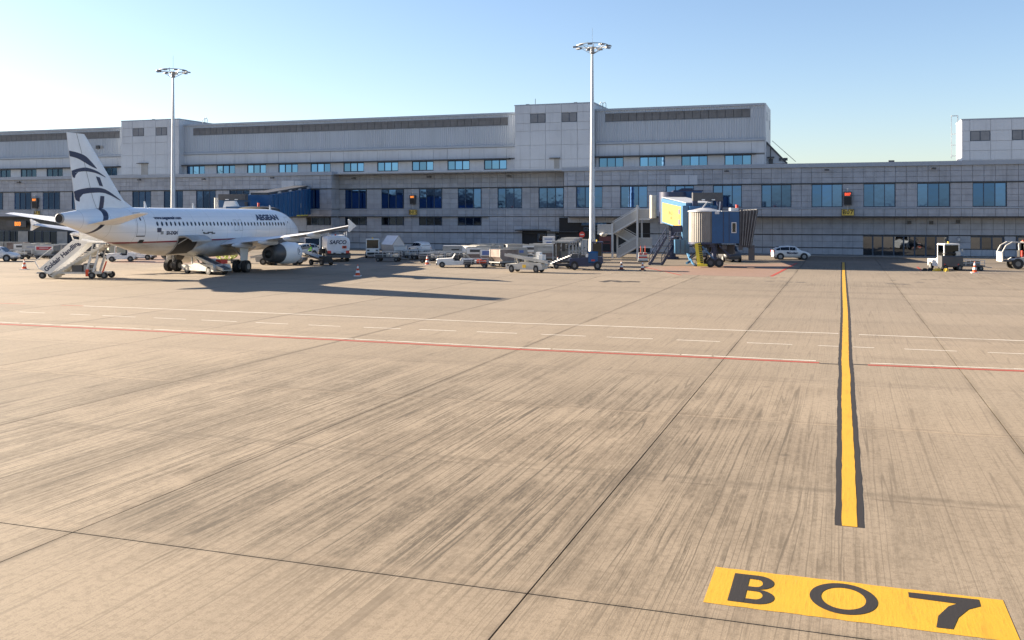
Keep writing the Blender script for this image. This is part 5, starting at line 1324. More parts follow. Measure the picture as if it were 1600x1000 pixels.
# ---- dollies and containers
def dolly(label, grp='container dollies'):
    rt = empty('container_dolly', (0,0,0), 0, label, 'dolly', grp)
    P_(rt, 'deck', 'grey', lambda b: (b.box(-1.3,1.3,-.85,.85,.42,.52), b.box(-1.3,1.3,-.87,-.80,.52,.60), b.box(-1.3,1.3,.80,.87,.52,.60)))
    P_(rt, 'drawbar', 'dgrey', lambda b: (b.bar((1.3,0,.4),(2.4,0,.35),.09), b.box(-1.1,1.1,-.3,.3,.3,.42)))
    wheels(rt, [(-.9,-.75),(.9,-.75),(-.9,.75),(.9,.75)], .22, .16); return rt
def akh(label, kind):
    rt = empty('cargo_container', (0,0,0), 0, label, 'container', 'air cargo containers')
    d = .77
    pr = [(-.80,.54),(.80,.54),(1.22,1.0),(1.22,1.72),(-1.22,1.72),(-1.22,1.0)]
    P_(rt, 'shell', kind.get('m','alu'), lambda b: b.prism(pr, 'y', -d, d))
    P_(rt, 'rim', 'alu', lambda b: [b.bar((p[0],s*d,p[1]),(q[0],s*d,q[1]),.07) for s in (-1,1) for p, q in zip(pr, pr[1:]+pr[:1])])
    if kind.get('top'): P_(rt, 'top_panel', kind['top'], lambda b: b.prism([(-1.2,1.05),(1.2,1.05),(1.2,1.68),(-1.2,1.68)], 'y', -d-.03, -d-.012))
    if kind.get('lab'): P_(rt, 'marking', kind['lab'], lambda b: b.box(-.85,.85,-d-.05,-d-.031,1.22,1.50) if not kind.get('big') else b.box(-1.0,1.0,-d-.05,-d-.031,1.12,1.55))
    if kind.get('line'): P_(rt, 'marking_line', kind['line'], lambda b: b.box(-.6,.6,-d-.06,-d-.051,1.33,1.40))
    if kind.get('low'): P_(rt, 'lower_panel', kind['low'], lambda b: b.prism([(-.74,.58),(.74,.58),(1.12,1.0),(-1.12,1.0)], 'y', -d-.02, -d-.008))
    return rt
M['ocean'] = mat('marking_blue', (.10,.16,.38), .5); M['crim'] = mat('marking_red', (.45,.04,.05), .5); M['rust'] = mat('rusty_panel', (.22,.17,.15), .7, var=.25, dirt=((.10,.07,.055),1.5,.7)); M['cream'] = mat('cream_panel', (.42,.38,.28), .5, var=.1)
dl0 = dolly('empty grey dolly'); dl0_used = [False]
def set_dolly(px, py, rz, label):
    if not dl0_used[0]: dl0_used[0] = True; return put(dl0, px, py, rz, label)
    return clone(dl0, px, py, rz, label)
def loaded(px, py, rz, kind, where, look, load=True, sc=1.0):
    d = set_dolly(px, py, rz, 'low grey dolly under the ' + where); d.scale = (sc,sc,sc)
    c = put(akh(look + ' container, ' + where, kind), px, py, rz); c.scale = (sc,sc,sc)
    return c
K = lambda **k: k
# row behind the passenger stair, far left
loaded(40, 400.5, 15, K(m='dirty_white', lab='dgrey', top='white'), 'first from the left in the row behind the stair', 'white upper with dark marking')
loaded(54, 401.8, 15, K(m='alu', top='dirty_white', line='ocean'), 'beside the cream one in the row behind the stair', 'silver with thin blue line')
loaded(61.5, 399.5, 15, K(m='cream', top='cream'), 'squeezed in the row behind the stair', 'cream coloured')
loaded(74, 404.0, 15, K(m='alu', top='white', lab='crim', big=True, line='white', low='dirty_white'), 'nearest in the row behind the stair', 'silver with red band')
loaded(88, 402.5, 15, K(m='alu', top='grey', lab='dirty_white'), 'right of the red banded one behind the stair', 'dull grey')
loaded(102, 401.5, 15, K(m='white', top='white', lab='crim'), 'half hidden by the stair side', 'white with red marking')
loaded(15, 397, 15, K(m='alu', low='rust'), 'far left edge near the shop-front', 'plain dull silver'); loaded(-3, 397, 15, K(m='alu'), 'cut by the left edge of the photo', 'plain silver'); loaded(28, 397.5, 15, K(m='rust'), 'left of the white one in the row behind the stair', 'dark rusty')
loaded(168, 401.5, 60, K(m='dgrey', top='dirty_white', low='dgrey'), 'under the airliner tail', 'dark grey with pale top'); loaded(182, 402, 60, K(m='cream'), 'under the tail beside the white tractor', 'pale cream'); loaded(150, 400, 20, K(m='dgrey'), 'behind the stair legs', 'dark grey')
# cluster in the middle
mid = [(741,407.5,-20,K(m='cream',top='white',low='cream'),'left end of the back row in the middle cluster','cream and white'),
(757,404.5,0,K(m='alu',top='dirty_white',low='grey'),'second in the back row of the middle cluster','scuffed grey'),
(775,404,0,K(m='alu',lab='black',top='dirty_white',low='rust'),'third in the back row of the middle cluster','grey with black stripe'),
(793,404,0,K(m='white',lab='black',top='white'),'fourth in the back row of the middle cluster','white with black stripe'),
(806,404.5,35,K(m='grey',low='alu'),'right end of the back row in the middle cluster','dull grey topped'),
(748,411.5,15,K(m='alu',top='white',lab='dgrey',low='rust'),'left end of the front row in the middle cluster','white topped dark marked'),
(770,415.5,15,K(m='alu',top='white',lab='ocean',low='rust',big=True),'centre of the front row in the middle cluster','blue marked brown bottomed'),
(788,416.5,60,K(m='rust',low='rust'),'turned edge on in the middle cluster front row','battered brown'),
(805,413,20,K(m='alu',top='alu',lab='ocean',low='cream'),'right end of the front row in the middle cluster','silver with blue block'),
(764,408.5,10,K(m='grey',top='grey',low='dgrey'),'behind the blue marked one in the middle cluster','plain grey')]
for px, py, rz, k, w, l in mid: loaded(px, py, rz, k, w, l, sc=1.08)
right = [(834,407,15,K(m='dirty_white',top='white',lab='dgrey',low='rust'),'left of the pair behind the white belt loader','white over brown'),
(853,409.5,15,K(m='alu',top='alu',lab='dirty_white',low='rust'),'right of the pair behind the white belt loader','silver over brown with pale label'),
(846,404,0,K(m='white',top='white'),'behind the pair at the dark doorway','white square'),
(868,405.5,10,K(m='alu',top='white',lab='dgrey'),'beside the roofed baggage cart','pale silver')]
for px, py, rz, k, w, l in right: loaded(px, py, rz, k, w, l, sc=1.1)
for px, py, h in ((857.5,401,3.05),):
    p = G(px, py); rt = empty('white_crate', p, R(15), 'white crate with dark print standing above the silver containers', 'crate')
    P_(rt, 'box', 'white', lambda b: b.box(-.8,.8,-.6,.6,1.4,2.7)); P_(rt, 'marking', 'ocean', lambda b: (b.box(-.55,.5,-.63,-.605,2.3,2.42), b.box(-.3,.4,-.63,-.605,1.85,2.0))); P_(rt, 'leg', 'grey', lambda b: b.box(-.7,.7,-.5,.5,0,1.4))
# grey box unit left of the cluster
p = G(711, 407); rt = empty('ground_power_unit', p, R(15), 'grey boxy power unit with a dark slot behind the white tractor', 'power unit')
P_(rt, 'body', 'grey', lambda b: cham(b,-1.4,1.4,-.7,.7,.35,1.75,.06)); P_(rt, 'top', 'galv', lambda b: b.box(-1.42,1.42,-.72,.72,1.75,1.82)); P_(rt, 'slot', 'black', lambda b: b.box(-.35,.6,-.73,-.705,1.3,1.42)); wheels(rt, [(-1,-.6),(1,-.6),(-1,.6),(1,.6)], .26)
# gable-sided large container
p = G(612.5, 397.5); rt = empty('cargo_container', p, R(-28), 'large light grey container with a house-like gable by the wall', 'container', 'air cargo containers')
ga = [(-.72,.35),(.72,.35),(.98,1.35),(.02,2.55),(-.98,1.35)]
b = MB(); b.prism([(y,z) for y,z in ga], 'x', -1.2, 1.5); b.build('shell', M['galv'], rt)
P_(rt, 'gable_panel', 'dirty_white', lambda b: (b.prism([(-.62,.45),(-.05,.45),(-.05,2.3),(-.85,1.35)], 'x', -1.24, -1.21), b.prism([(.05,.45),(.62,.45),(.85,1.35),(.05,2.3)], 'x', -1.24, -1.21)))
P_(rt, 'rim', 'alu', lambda b: [b.bar((x,p_[0],p_[1]),(x,q_[0],q_[1]),.07) for x in (-1.2,1.5) for p_, q_ in zip(ga, ga[1:]+ga[:1])]); P_(rt, 'base', 'dgrey', lambda b: b.box(-1.2,1.5,-.7,.7,.05,.34))
rt.scale = (1.05,1.05,1.05)

# ---- open baggage carts
def cart(label, load=True):
    rt = empty('baggage_cart', (0,0,0), 0, label, 'cart', 'open carts on the apron')
    P_(rt, 'deck', 'dgrey', lambda b: b.box(-1.5,1.5,-.75,.75,.45,.58)); 
    P_(rt, 'rail', 'galv', lambda b: [b.bar((x,y,.58),(x,y,1.15),.05) for x in (-1.48,-.5,.5,1.48) for y in (-.73,.73)] + [b.bar((-1.5,y,z),(1.5,y,z),.05) for y in (-.73,.73) for z in (.85,1.15)])
    P_(rt, 'mesh_side', 'dgrey', lambda b: b.box(-1.46,-.1,-.74,-.72,.6,1.0)); P_(rt, 'mesh_side', 'dgrey', lambda b: b.box(.1,1.46,.72,.74,.6,1.0))
    P_(rt, 'drawbar', 'grey', lambda b: b.bar((1.5,0,.45),(2.5,0,.3),.08)); wheels(rt, [(-1.1,-.65),(1.1,-.65),(-1.1,.65),(1.1,.65)], .25)
    if load: P_(rt, 'folded_sheet', 'dirty_white', lambda b: [b.box(-1.2+.5*k,-.85+.5*k,-.5,.3,.58,.8+.1*(k%3)) for k in range(5)])
    return rt
ct = put(cart('dark open cart right of the white electric tractor'), 607, 408.5, 12)
clone(ct, 636, 405.5, 12, 'dark open cart under the house-like container'); clone(ct, 649, 404.5, 25, 'third dark cart nearest the parked white car'); clone(ct, 676, 410.5, 15, 'dark cart behind the cone left of the white tractor'); clone(ct, 690, 407.5, 15, 'dark cart against the grey power unit')
clone(ct, 27, 404.5, 12, 'low dark trailer behind the pickup at the left edge')
clone(ct, 660, 404, 15, 'cart between the white car and the cone')
clone(ct, 725, 409, 20, 'dark cart wedged between the power unit and the middle cluster'); clone(ct, 731, 405.5, 10, 'dark cart at the back left of the middle cluster'); clone(ct, 815, 413, 30, 'dark cart between the middle cluster and the white belt loader'); clone(ct, 829, 408.5, 15, 'dark cart below the dark doorway'); clone(ct, 779, 412, 15, 'dark cart in the heart of the middle cluster')
p = G(626, 402); rt = empty('white_case', p, R(14), 'white case resting on the dark carts by the wall', 'case'); P_(rt, 'body', 'white', lambda b: b.box(-.75,.75,-.5,.5,.95,1.45)); P_(rt, 'lid', 'dirty_white', lambda b: b.box(-.78,.78,-.53,.53,1.45,1.55)); P_(rt, 'stand', 'dgrey', lambda b: b.box(-.6,.6,-.4,.4,0,.95))
# roofed carts seen along their row
def roofcart(label):
    rt = empty('roofed_baggage_cart', (0,0,0), 0, label, 'cart', 'roofed baggage carts')
    P_(rt, 'deck', 'dgrey', lambda b: b.box(-1.4,1.4,-.8,.8,.42,.56)); P_(rt, 'roof', 'alu', lambda b: b.prism([(-.9,2.2),(.9,2.2),(.8,2.36),(-.8,2.36)], 'x', -1.5, 1.5))
    P_(rt, 'post', 'galv', lambda b: [b.bar((x,y,.56),(x,y,2.2),.06) for x in (-1.38,0,1.38) for y in (-.78,.78)])
    P_(rt, 'curtain', 'dgrey', lambda b: (b.box(-.2,1.3,.70,.74,.7,2.15), b.box(-1.3,-.7,.70,.74,.9,2.1))); P_(rt, 'end_panel', 'alu', lambda b: b.box(1.39,1.43,-.75,.75,.56,1.3))
    P_(rt, 'hook', 'grey', lambda b: [b.cyl((x,-.84,1.95),(x,-.84,2.2),.09) for x in (-1.2,-.4,.4,1.2)]); P_(rt, 'drawbar', 'grey', lambda b: b.bar((1.4,0,.4),(2.3,0,.3),.08)); wheels(rt, [(-1,-.7),(1,-.7),(-1,.7),(1,.7)], .25); return rt
rc = put(roofcart('roofed cart behind the leaning cone, nearest of the roofed row'), 882, 415, 92); rc.scale = (1.15,)*3
clone(rc, 889, 409, 92, 'roofed cart in the middle of the roofed row'); clone(rc, 893, 404.5, 92, 'roofed cart closest to the metal cabinet')
# conveyor frame leaning in front of the carts
p = G(878, 419.5); rt = empty('roller_ramp', p, R(40), 'dark roller ramp tilted up behind the leaning cone', 'ramp')
P_(rt, 'frame', 'dgrey', lambda b: (b.bar((-1.3,-.5,.5),(1.6,-.5,1.5),.1,.16), b.bar((-1.3,.5,.5),(1.6,.5,1.5),.1,.16), b.box(-1.2,1.2,-.55,.55,.25,.5))); P_(rt, 'roller', 'galv', lambda b: [b.cyl((-1.2+.3*k,-.5,.55+.103*k),(-1.2+.3*k,.5,.55+.103*k),.06,n=6) for k in range(10)]); wheels(rt, [(-.9,-.5),(.9,-.5),(-.9,.5),(.9,.5)], .28)

# ---- belt loaders
def loader(label, ang=14, L_=7.2, belt='dgrey'):
    rt = empty('belt_loader', (0,0,0), 0, label, 'belt loader', 'belt loaders on the apron')
    P_(rt, 'chassis', 'dirty_white', lambda b: b.prism([(-2.6,.32),(2.5,.32),(2.7,.55),(2.7,.82),(1.0,.88),(.6,1.02),(-2.5,.95),(-2.7,.7)], 'y', -.95, .95))
    P_(rt, 'engine_hood', 'white', lambda b: cham(b,-.9,.55,-1.0,-.35,.9,1.42,.08)); P_(rt, 'seat', 'black', lambda b: (b.box(.7,1.2,-.85,-.35,.9,1.1), b.box(1.15,1.3,-.85,-.35,1.1,1.6)))
    a = R(ang); u = Vector((cos(a),0,sin(a))); w = Vector((-sin(a),0,cos(a))); o = Vector((-.2,.2,1.25))
    def bm_(b, l0, l1, y0, y1, h0, h1):
        vs = [o+u*l+w*h+Vector((0,y,0)) for h in (h0,h1) for l,y in ((l0,y0),(l1,y0),(l1,y1),(l0,y1))]; b.add(vs, [(3,2,1,0),(4,5,6,7),(0,1,5,4),(1,2,6,5),(2,3,7,6),(3,0,4,7)])
    P_(rt, 'conveyor', 'dirty_white', lambda b: (bm_(b,-L_/2,L_/2,-.5,-.38,0,.26), bm_(b,-L_/2,L_/2,.38,.5,0,.26), bm_(b,-L_/2,L_/2,-.38,.38,.02,.12))); P_(rt, 'belt', belt, lambda b: bm_(b,-L_/2+.05,L_/2-.05,-.375,.375,.121,.20))
    P_(rt, 'lift_arm', 'grey', lambda b: (b.bar((-1.6,.2,.9),(-.4,.2,1.15),.14), b.bar((1.4,-.2,.9),tuple(o+u*1.7),.12), b.bar((1.4,.6,.9),tuple(o+u*1.7+Vector((0,.4,0))),.12)))
    P_(rt, 'lamp', 'amber', lambda b: b.cyl((1.3,-.75,1.0),(1.3,-.75,1.12),.08)); wheels(rt, [(-1.8,-.85),(1.8,-.85),(-1.8,.85),(1.8,.85)], .38, .26); return rt
ld = put(loader('white belt loader reaching up to the open cargo hold of the airliner'), 322, 427.5, 160); ld.scale = (.98,)*3
bx = MB(); bx.box(-2.2,-1.3,-.9,-.2,1.0,1.4); o = bx.build('toolbox', M['red'], ld)
ld2 = put(loader('white low belt loader with its belt pointing left, in the open centre', 6, 6.4, 'dgrey'), 823, 425.5, 176); ld2.scale = (.70,.85,.98)
P_(ld2, 'operator_seat_back', 'white', lambda b: (b.box(-1.9,-1.3,-.85,-.1,.95,2.0), b.box(-2.5,-1.95,-.7,.4,.95,1.75))); P_(ld2, 'warning_plate', 'amber', lambda b: b.box(-.35,.15,.955,.985,.5,.78)); P_(ld2, 'lamp', 'black', lambda b: (b.box(-1.7,-1.5,.955,.985,.6,.75), b.box(2.2,2.4,.955,.985,.65,.78)))
ld3 = put(loader('dark belt loader under the airliner nose', 10, 6.6), 440, 413.5, 15); 
for ch in ld3.children:
    if ch.name.startswith(('chassis','conveyor','engine_hood')):
        ch.data = ch.data.copy(); ch.data.materials[0] = M['grey']
p = G(500, 414); rt = empty('conveyor_trailer', p, R(-25), 'black low trailer with a slanted bed below the wing tip', 'trailer')
P_(rt, 'bed', 'dgrey', lambda b: (b.bar((-2.6,-.6,1.25),(1.4,-.6,.6),.14,.2), b.bar((-2.6,.6,1.25),(1.4,.6,.6),.14,.2), b.bar((-2.6,0,1.2),(1.4,0,.55),1.0,.08))); P_(rt, 'frame', 'black', lambda b: (b.box(-1.2,1.6,-.6,.6,.3,.5), b.box(.6,1.5,-.55,.55,.5,1.0))); P_(rt, 'roller', 'galv', lambda b: [b.cyl((-2.4+.5*k,-.6,1.3-.08*k),(-2.4+.5*k,.6,1.3-.08*k),.05,n=6) for k in range(7)]); wheels(rt, [(-.8,-.6),(1.2,-.6),(-.8,.6),(1.2,.6)], .32)

# ---- tow tractors
def tug(label, cab=True, hood='white', L_=3.2):
    rt = empty('tow_tractor', (0,0,0), 0, label, 'tow tractor', 'tow tractors on the apron')
    P_(rt, 'body', hood, lambda b: b.prism([(-L_/2,.3),(L_/2-.1,.3),(L_/2,.5),(L_/2,.85),(L_/2-.15,.95),(.2,1.05),(.1,.75),(-.7,.75),(-.8,1.0),(-L_/2,.95)], 'y', -.8, .8))
    P_(rt, 'bumper', 'dgrey', lambda b: (b.box(L_/2-.06,L_/2+.06,-.82,.82,.28,.5), b.box(-L_/2-.05,-L_/2+.06,-.82,.82,.28,.5)))
    P_(rt, 'headlight', 'black', lambda b: b.box(L_/2-.02,L_/2+.025,.42,.62,.66,.82)); P_(rt, 'headlight', 'black', lambda b: b.box(L_/2-.02,L_/2+.025,-.62,-.42,.66,.82))
    P_(rt, 'seat', 'black', lambda b: (b.box(-.55,-.05,-.55,.55,.75,.95), b.box(-.65,-.5,-.55,.55,.9,1.4)))
    if cab:
        P_(rt, 'cab_frame', hood, lambda b: [b.bar((x,y,.9),(x*.9,y*.95,1.95),.08) for x in (-.75,.7) for y in (-.75,.75)] + [b.box(-.85,.8,-.8,.8,1.95,2.05)]); P_(rt, 'windscreen', 'glass', lambda b: b.prism([(.66,1.05),(.7,1.05),(.62,1.95),(.58,1.95)], 'y', -.7, .7)); P_(rt, 'beacon', 'amber', lambda b: b.cyl((0,0,2.05),(0,0,2.2),.08))
    else: P_(rt, 'windscreen', 'dirty_white', lambda b: b.prism([(.15,1.0),(.25,1.0),(-.05,1.5),(-.12,1.5)], 'y', -.7, .7)); P_(rt, 'steering_wheel', 'black', lambda b: b.torus((-.05,.3,1.2),.18,.025,12,5))
    wheels(rt, [(-L_/2+.55,-.75),(L_/2-.6,-.75),(-L_/2+.55,.75),(L_/2-.6,.75)], .33, .24); return rt
t1 = put(tug('white open tow tractor with round lamps, facing left before the containers', False, 'white', 4.0), 710, 417.5, 205); t1.scale = (.95,)*3
t2 = put(tug('small white tractor under the airliner tail'), 190, 408.5, 215)
t3 = put(tug('second white tractor under the tail beside the main wheels', False), 221, 405.5, 200)
rt = put(cart('flat dark trailer loaded with orange covers behind the white tractor', False), 744, 418.5, 14); rt.scale = (.85,.9,.85)
P_(rt, 'folded_sheet', 'white', lambda b: b.box(-1.2,.1,-.6,.6,.6,.95)); P_(rt, 'folded_cover', 'orange', lambda b: (b.box(.15,.65,-.6,.2,.6,1.05), b.box(.7,1.2,-.5,.4,.6,.9)))
# electric tractor with square cab
def cabtug(label, rear=True):
    rt = empty('cab_tractor', (0,0,0), 0, label, 'tractor', 'tractors with a square cab')
    P_(rt, 'body', 'white', lambda b: b.prism([(-1.9,.35),(1.35,.35),(1.4,.6),(1.4,1.25),(.1,1.25),(-.2,1.0),(-1.9,1.0)], 'y', -.85, .85))
    P_(rt, 'cab_frame', 'white', lambda b: [b.bar((x,y,1.25),(x,y,2.35),.1) for x in (.1,1.35) for y in (-.8,.8)] + [b.prism([(-.88,2.35),(.88,2.35),(.8,2.48),(-.8,2.48)], 'x', 0, 1.45)])
    P_(rt, 'windscreen', 'glass', lambda b: b.box(1.33,1.37,-.75,.75,1.28,2.35)); P_(rt, 'side_window', 'glass', lambda b: b.box(.15,1.3,-.815,-.795,1.3,2.3)); P_(rt, 'grille', 'black', lambda b: b.box(1.395,1.42,-.7,.7,.45,.72)); P_(rt, 'headlight', 'dgrey', lambda b: b.box(1.395,1.425,-.7,-.4,.9,1.08)); P_(rt, 'headlight', 'dgrey', lambda b: b.box(1.395,1.425,.4,.7,.9,1.08))
    P_(rt, 'mirror', 'dirty_white', lambda b: (b.bar((1.4,.85,1.9),(1.45,1.1,1.95),.03), b.box(1.4,1.48,1.05,1.2,1.75,2.0))); P_(rt, 'beacon', 'amber', lambda b: b.cyl((.7,0,2.48),(.7,0,2.66),.09))
    wheels(rt, [(-1.3,-.8),(.8,-.8),(-1.3,.8),(.8,.8)], .36, .26); return rt
e1_ = put(cabtug('white electric tractor with a big windscreen near the facade, left of the house-like container'), 582, 402.5, -62)
P_(e1_, 'side_panel', 'crim', lambda b: b.box(.2,.55,.80,.86,.9,1.7))
e2_ = clone(e1_, 1476, 421.5, -66, 'white tractor with square cab and dark load, far right'); e2_.scale = (.95,.95,1.08)
for ch in list(e2_.children):
    if ch.name.startswith('side_panel'): bpy.data.objects.remove(ch)
p = G(1485, 422.5); rt = empty('engine_starter', p, R(15), 'dark machine on wheels close behind the right hand white tractor', 'starter unit')
P_(rt, 'body', 'dgrey', lambda b: cham(b,-1.25,1.25,-.7,.7,.35,1.55,.1)); P_(rt, 'hose', 'black', lambda b: [b.torus((-.6+.55*k,-.1,1.75+.06*(k%2)),.3,.1,12,6) for k in range(3)]); P_(rt, 'cover', 'dirty_white', lambda b: b.box(.5,1.0,-.5,.3,1.55,2.0)); rt.scale = (.82,.82,.95); P_(rt, 'lamp', 'red', lambda b: b.box(-1.0,-.85,-.73,-.705,.6,.72)); P_(rt, 'lamp', 'red', lambda b: b.box(.6,.75,-.73,-.705,.6,.72)); wheels(rt, [(-.85,-.65),(.85,-.65),(-.85,.65),(.85,.65)], .3)
rt = put(cart('low flat dolly with rails right of the white tractor, far right', False), 1513, 422.5, 12); rt.scale = (.9,)*3
# forklift-like tractor cut by the right edge
p = G(1587, 420); rt = empty('loading_tractor', p, R(190), 'grey white tractor with a rounded cab at the right edge', 'tractor', 'tractors with a square cab')
P_(rt, 'body', 'dirty_white', lambda b: b.prism([(-3.0,.5),(.4,.5),(.5,.95),(.2,1.15),(-.6,1.2),(-.8,1.0),(-3.0,1.1)], 'y', -.9, .9))
P_(rt, 'cab_frame', 'dirty_white', lambda b: (b.tube([(-.7,-.85,1.1),(-.6,-.85,2.5),(-.75,-.85,2.7),(-2.4,-.85,2.7),(-2.55,-.85,2.55),(-2.6,-.85,1.1)], .08, 6), b.tube([(-.7,.85,1.1),(-.6,.85,2.5),(-.75,.85,2.7),(-2.4,.85,2.7),(-2.55,.85,2.55),(-2.6,.85,1.1)], .08, 6), b.box(-2.4,-.75,-.85,.85,2.68,2.78)))
P_(rt, 'side_window', 'glass', lambda b: b.box(-2.45,-.8,.80,.83,1.3,2.6)); P_(rt, 'side_window', 'glass', lambda b: b.box(-2.45,-.8,-.83,-.80,1.3,2.6)); P_(rt, 'front_frame', 'dirty_white', lambda b: (b.tube([(1.5,.8,.8),(1.55,.8,1.7),(1.2,.8,2.4),(.6,.8,2.75),(-.5,.8,2.7)], .07, 6), b.tube([(1.5,-.8,.8),(1.55,-.8,1.7),(1.2,-.8,2.4),(.6,-.8,2.75),(-.5,-.8,2.7)], .07, 6), b.box(1.45,1.6,-.8,.8,.75,1.75)))
P_(rt, 'floor', 'dgrey', lambda b: b.box(-.6,1.5,-.8,.8,.75,.9)); P_(rt, 'seat', 'black', lambda b: (b.box(-.3,.3,-.4,.4,.9,1.25), b.box(-.4,-.25,-.4,.4,1.2,1.9))); P_(rt, 'fire_extinguisher', 'red', lambda b: b.cyl((-.4,.6,1.3),(-.4,.6,1.9),.1)); P_(rt, 'beacon', 'orange', lambda b: b.cyl((-.7,0,2.78),(-.7,0,2.95),.09)); wheels(rt, [(.1,-.85),(.1,.85),(-2.3,-.85),(-2.3,.85)], .55, .35); P_(rt, 'step', 'white', lambda b: b.bar((-1.8,1.0,.55),(-.4,1.3,.3),.5,.12))
# blue tractor by the mast
rt = put(empty('blue_tractor', (0,0,0), 0, 'blue towing tractor with a dark cab in front of the light mast', 'tractor'), 919, 421.5, 12); rt.scale = (.88,.95,1.08)
P_(rt, 'body', 'navy', lambda b: b.prism([(-2.1,.4),(1.5,.4),(1.7,.7),(1.7,1.2),(.9,1.3),(-2.1,1.05)], 'y', -.9, .9)); P_(rt, 'fender', 'blue', lambda b: cham(b,.05,1.15,-.98,-.6,.6,1.75,.15)); P_(rt, 'cab_frame', 'navy', lambda b: [b.bar((x,y,1.2),(x,y,2.55),.09) for x in (.55,1.6) for y in (-.75,.75)] + [b.box(.45,1.7,-.85,.85,2.55,2.65)]); P_(rt, 'side_window', 'glass', lambda b: b.box(.6,1.55,-.79,-.77,1.3,2.5)); P_(rt, 'windscreen', 'glass', lambda b: b.box(1.58,1.62,-.7,.7,1.3,2.5))
P_(rt, 'rail', 'grey', lambda b: (b.bar((-2.1,-.85,1.75),(-.1,-.85,1.75),.06), b.bar((-2.1,.85,1.75),(-.1,.85,1.75),.06)) and [b.bar((x,y,1.05),(x,y,1.75),.06) for x in (-2.05,-1.1,-.15) for y in (-.85,.85)]); P_(rt, 'load', 'dgrey', lambda b: (b.box(-1.9,-1.2,-.5,.5,1.05,1.5), b.box(-1.0,-.3,-.6,.4,1.05,1.4))); P_(rt, 'lamp', 'white', lambda b: b.cyl((-.1,-.95,1.35),(-.1,-.85,1.35),.16)); P_(rt, 'beacon', 'amber', lambda b: b.cyl((1.0,0,2.65),(1.0,0,2.82),.09)); P_(rt, 'emblem_mark', 'crim', lambda b: b.box(.4,.8,-1.0,-.981,.85,1.0)); wheels(rt, [(-1.5,-.85),(1.1,-.85),(-1.5,.85),(1.1,.85)], .42, .3)

# ---- fuel tanker from behind
rt = put(empty('fuel_tanker', (0,0,0), 0, 'white aviation fuel tanker seen from behind with red lamps', 'tanker truck'), 525, 407, 124); rt.scale = (1.02,)*3
M['tank'] = mat('tank_white', (.62,.64,.68), .4, var=.08)
def tankring(x, k): return [(x, 1.38*k*(abs(cos(t))**.55)*(1 if cos(t)>0 else -1), 1.95+1.0*k*(abs(sin(t))**.6)*(1 if sin(t)>0 else -1)) for t in [2*pi*i/32 for i in range(32)]]
P_(rt, 'tank', 'tank', lambda b: b.loft([tankring(x, k) for x, k in ((-3.3,.90),(-3.25,.97),(-3.05,1.0),(3.0,1.0),(3.2,.96))])); P_(rt, 'walkway', 'white', lambda b: b.box(-3.1,3,-.8,.8,2.93,3.05))
text_on('lettering', 'SAFCO', .62, M['navy'], rt, (-3.32,.05,2.25), (0,-1,0), (0,0,1), bold=.02, shear=.2); P_(rt, 'danger_plate', 'orange', lambda b: b.box(-3.37,-3.33,-.95,-.45,1.55,1.85)); P_(rt, 'plate_number', 'black', lambda b: b.box(-3.385,-3.371,-.8,-.6,1.62,1.78))
P_(rt, 'chassis', 'dgrey', lambda b: (b.box(-3.5,5.5,-1.1,1.1,.55,.85), b.box(-3.6,-3.2,-1.35,1.35,.45,.8), b.box(-3.0,-1,1.1,1.4,.5,1.6), b.box(-3.3,-2.2,-1.42,-1.1,.4,1.0))); P_(rt, 'rear_lamp', 'red', lambda b: b.box(-3.65,-3.58,.85,1.25,1.0,1.3)); P_(rt, 'rear_lamp', 'red', lambda b: b.box(-3.65,-3.58,-1.25,-.85,1.0,1.3)); P_(rt, 'lamp', 'white', lambda b: b.box(-3.65,-3.58,.62,.82,.98,1.14)); P_(rt, 'lamp', 'white', lambda b: b.box(-3.65,-3.58,-.82,-.62,.98,1.14)); P_(rt, 'number_plate', 'galv', lambda b: b.box(-3.62,-3.58,-.3,.3,.95,1.2)); P_(rt, 'hose', 'black', lambda b: [b.torus((-1.6,1.55,1.0+.1*k),.5,.08,14,6) for k in range(5)]); [P_(rt, 'roof_mast', 'galv', lambda b: b.cyl((-2.8,y_,2.7),(-2.8,y_,h_),.05)) for y_, h_ in ((-1.0,3.5),(-.75,3.4),(1.1,3.4))]; P_(rt, 'beacon', 'red', lambda b: b.cyl((-2.9,.3,3.05),(-2.9,.3,3.2),.09)); P_(rt, 'cab', 'white', lambda b: cham(b,3.5,5.5,-1.25,1.25,.8,2.8,.15)); wheels(rt, [(-2.6,-1.1),(-2.6,1.1),(-1.3,-1.1),(-1.3,1.1),(4.4,-1.1),(4.4,1.1)], .5, .36)
# white service truck beyond the nose with raised side door
rt = put(empty('service_truck', (0,0,0), 0, 'white service truck with dark open side beyond the airliner engine', 'truck'), 489, 397.5, -62)
P_(rt, 'cab', 'white', lambda b: b.prism([(.2,.5),(2.0,.5),(2.1,1.3),(1.8,2.4),(.2,2.4)], 'y', -1.05, 1.05)); P_(rt, 'windscreen', 'glass', lambda b: b.prism([(2.10,1.35),(2.13,1.35),(1.84,2.3),(1.80,2.3)], 'y', -.95, .95)); P_(rt, 'grille', 'black', lambda b: b.box(2.03,2.09,-.7,.7,.75,.95)); P_(rt, 'box', 'dgrey', lambda b: b.box(-3.6,.1,-1.1,1.1,.8,2.55)); P_(rt, 'box_frame', 'galv', lambda b: [b.bar((x,y,.8),(x,y,2.6),.08) for x in (-3.6,.1) for y in (-1.1,1.1)] + [b.bar((-3.6,y,2.6),(.1,y,2.6),.08) for y in (-1.1,1.1)]); P_(rt, 'headlight', 'black', lambda b: b.box(2.05,2.1,.6,.9,1.0,1.15)); P_(rt, 'headlight', 'black', lambda b: b.box(2.05,2.1,-.9,-.6,1.0,1.15)); wheels(rt, [(-2.6,-1),(-2.6,1),(1.2,-1),(1.2,1)], .45, .3)
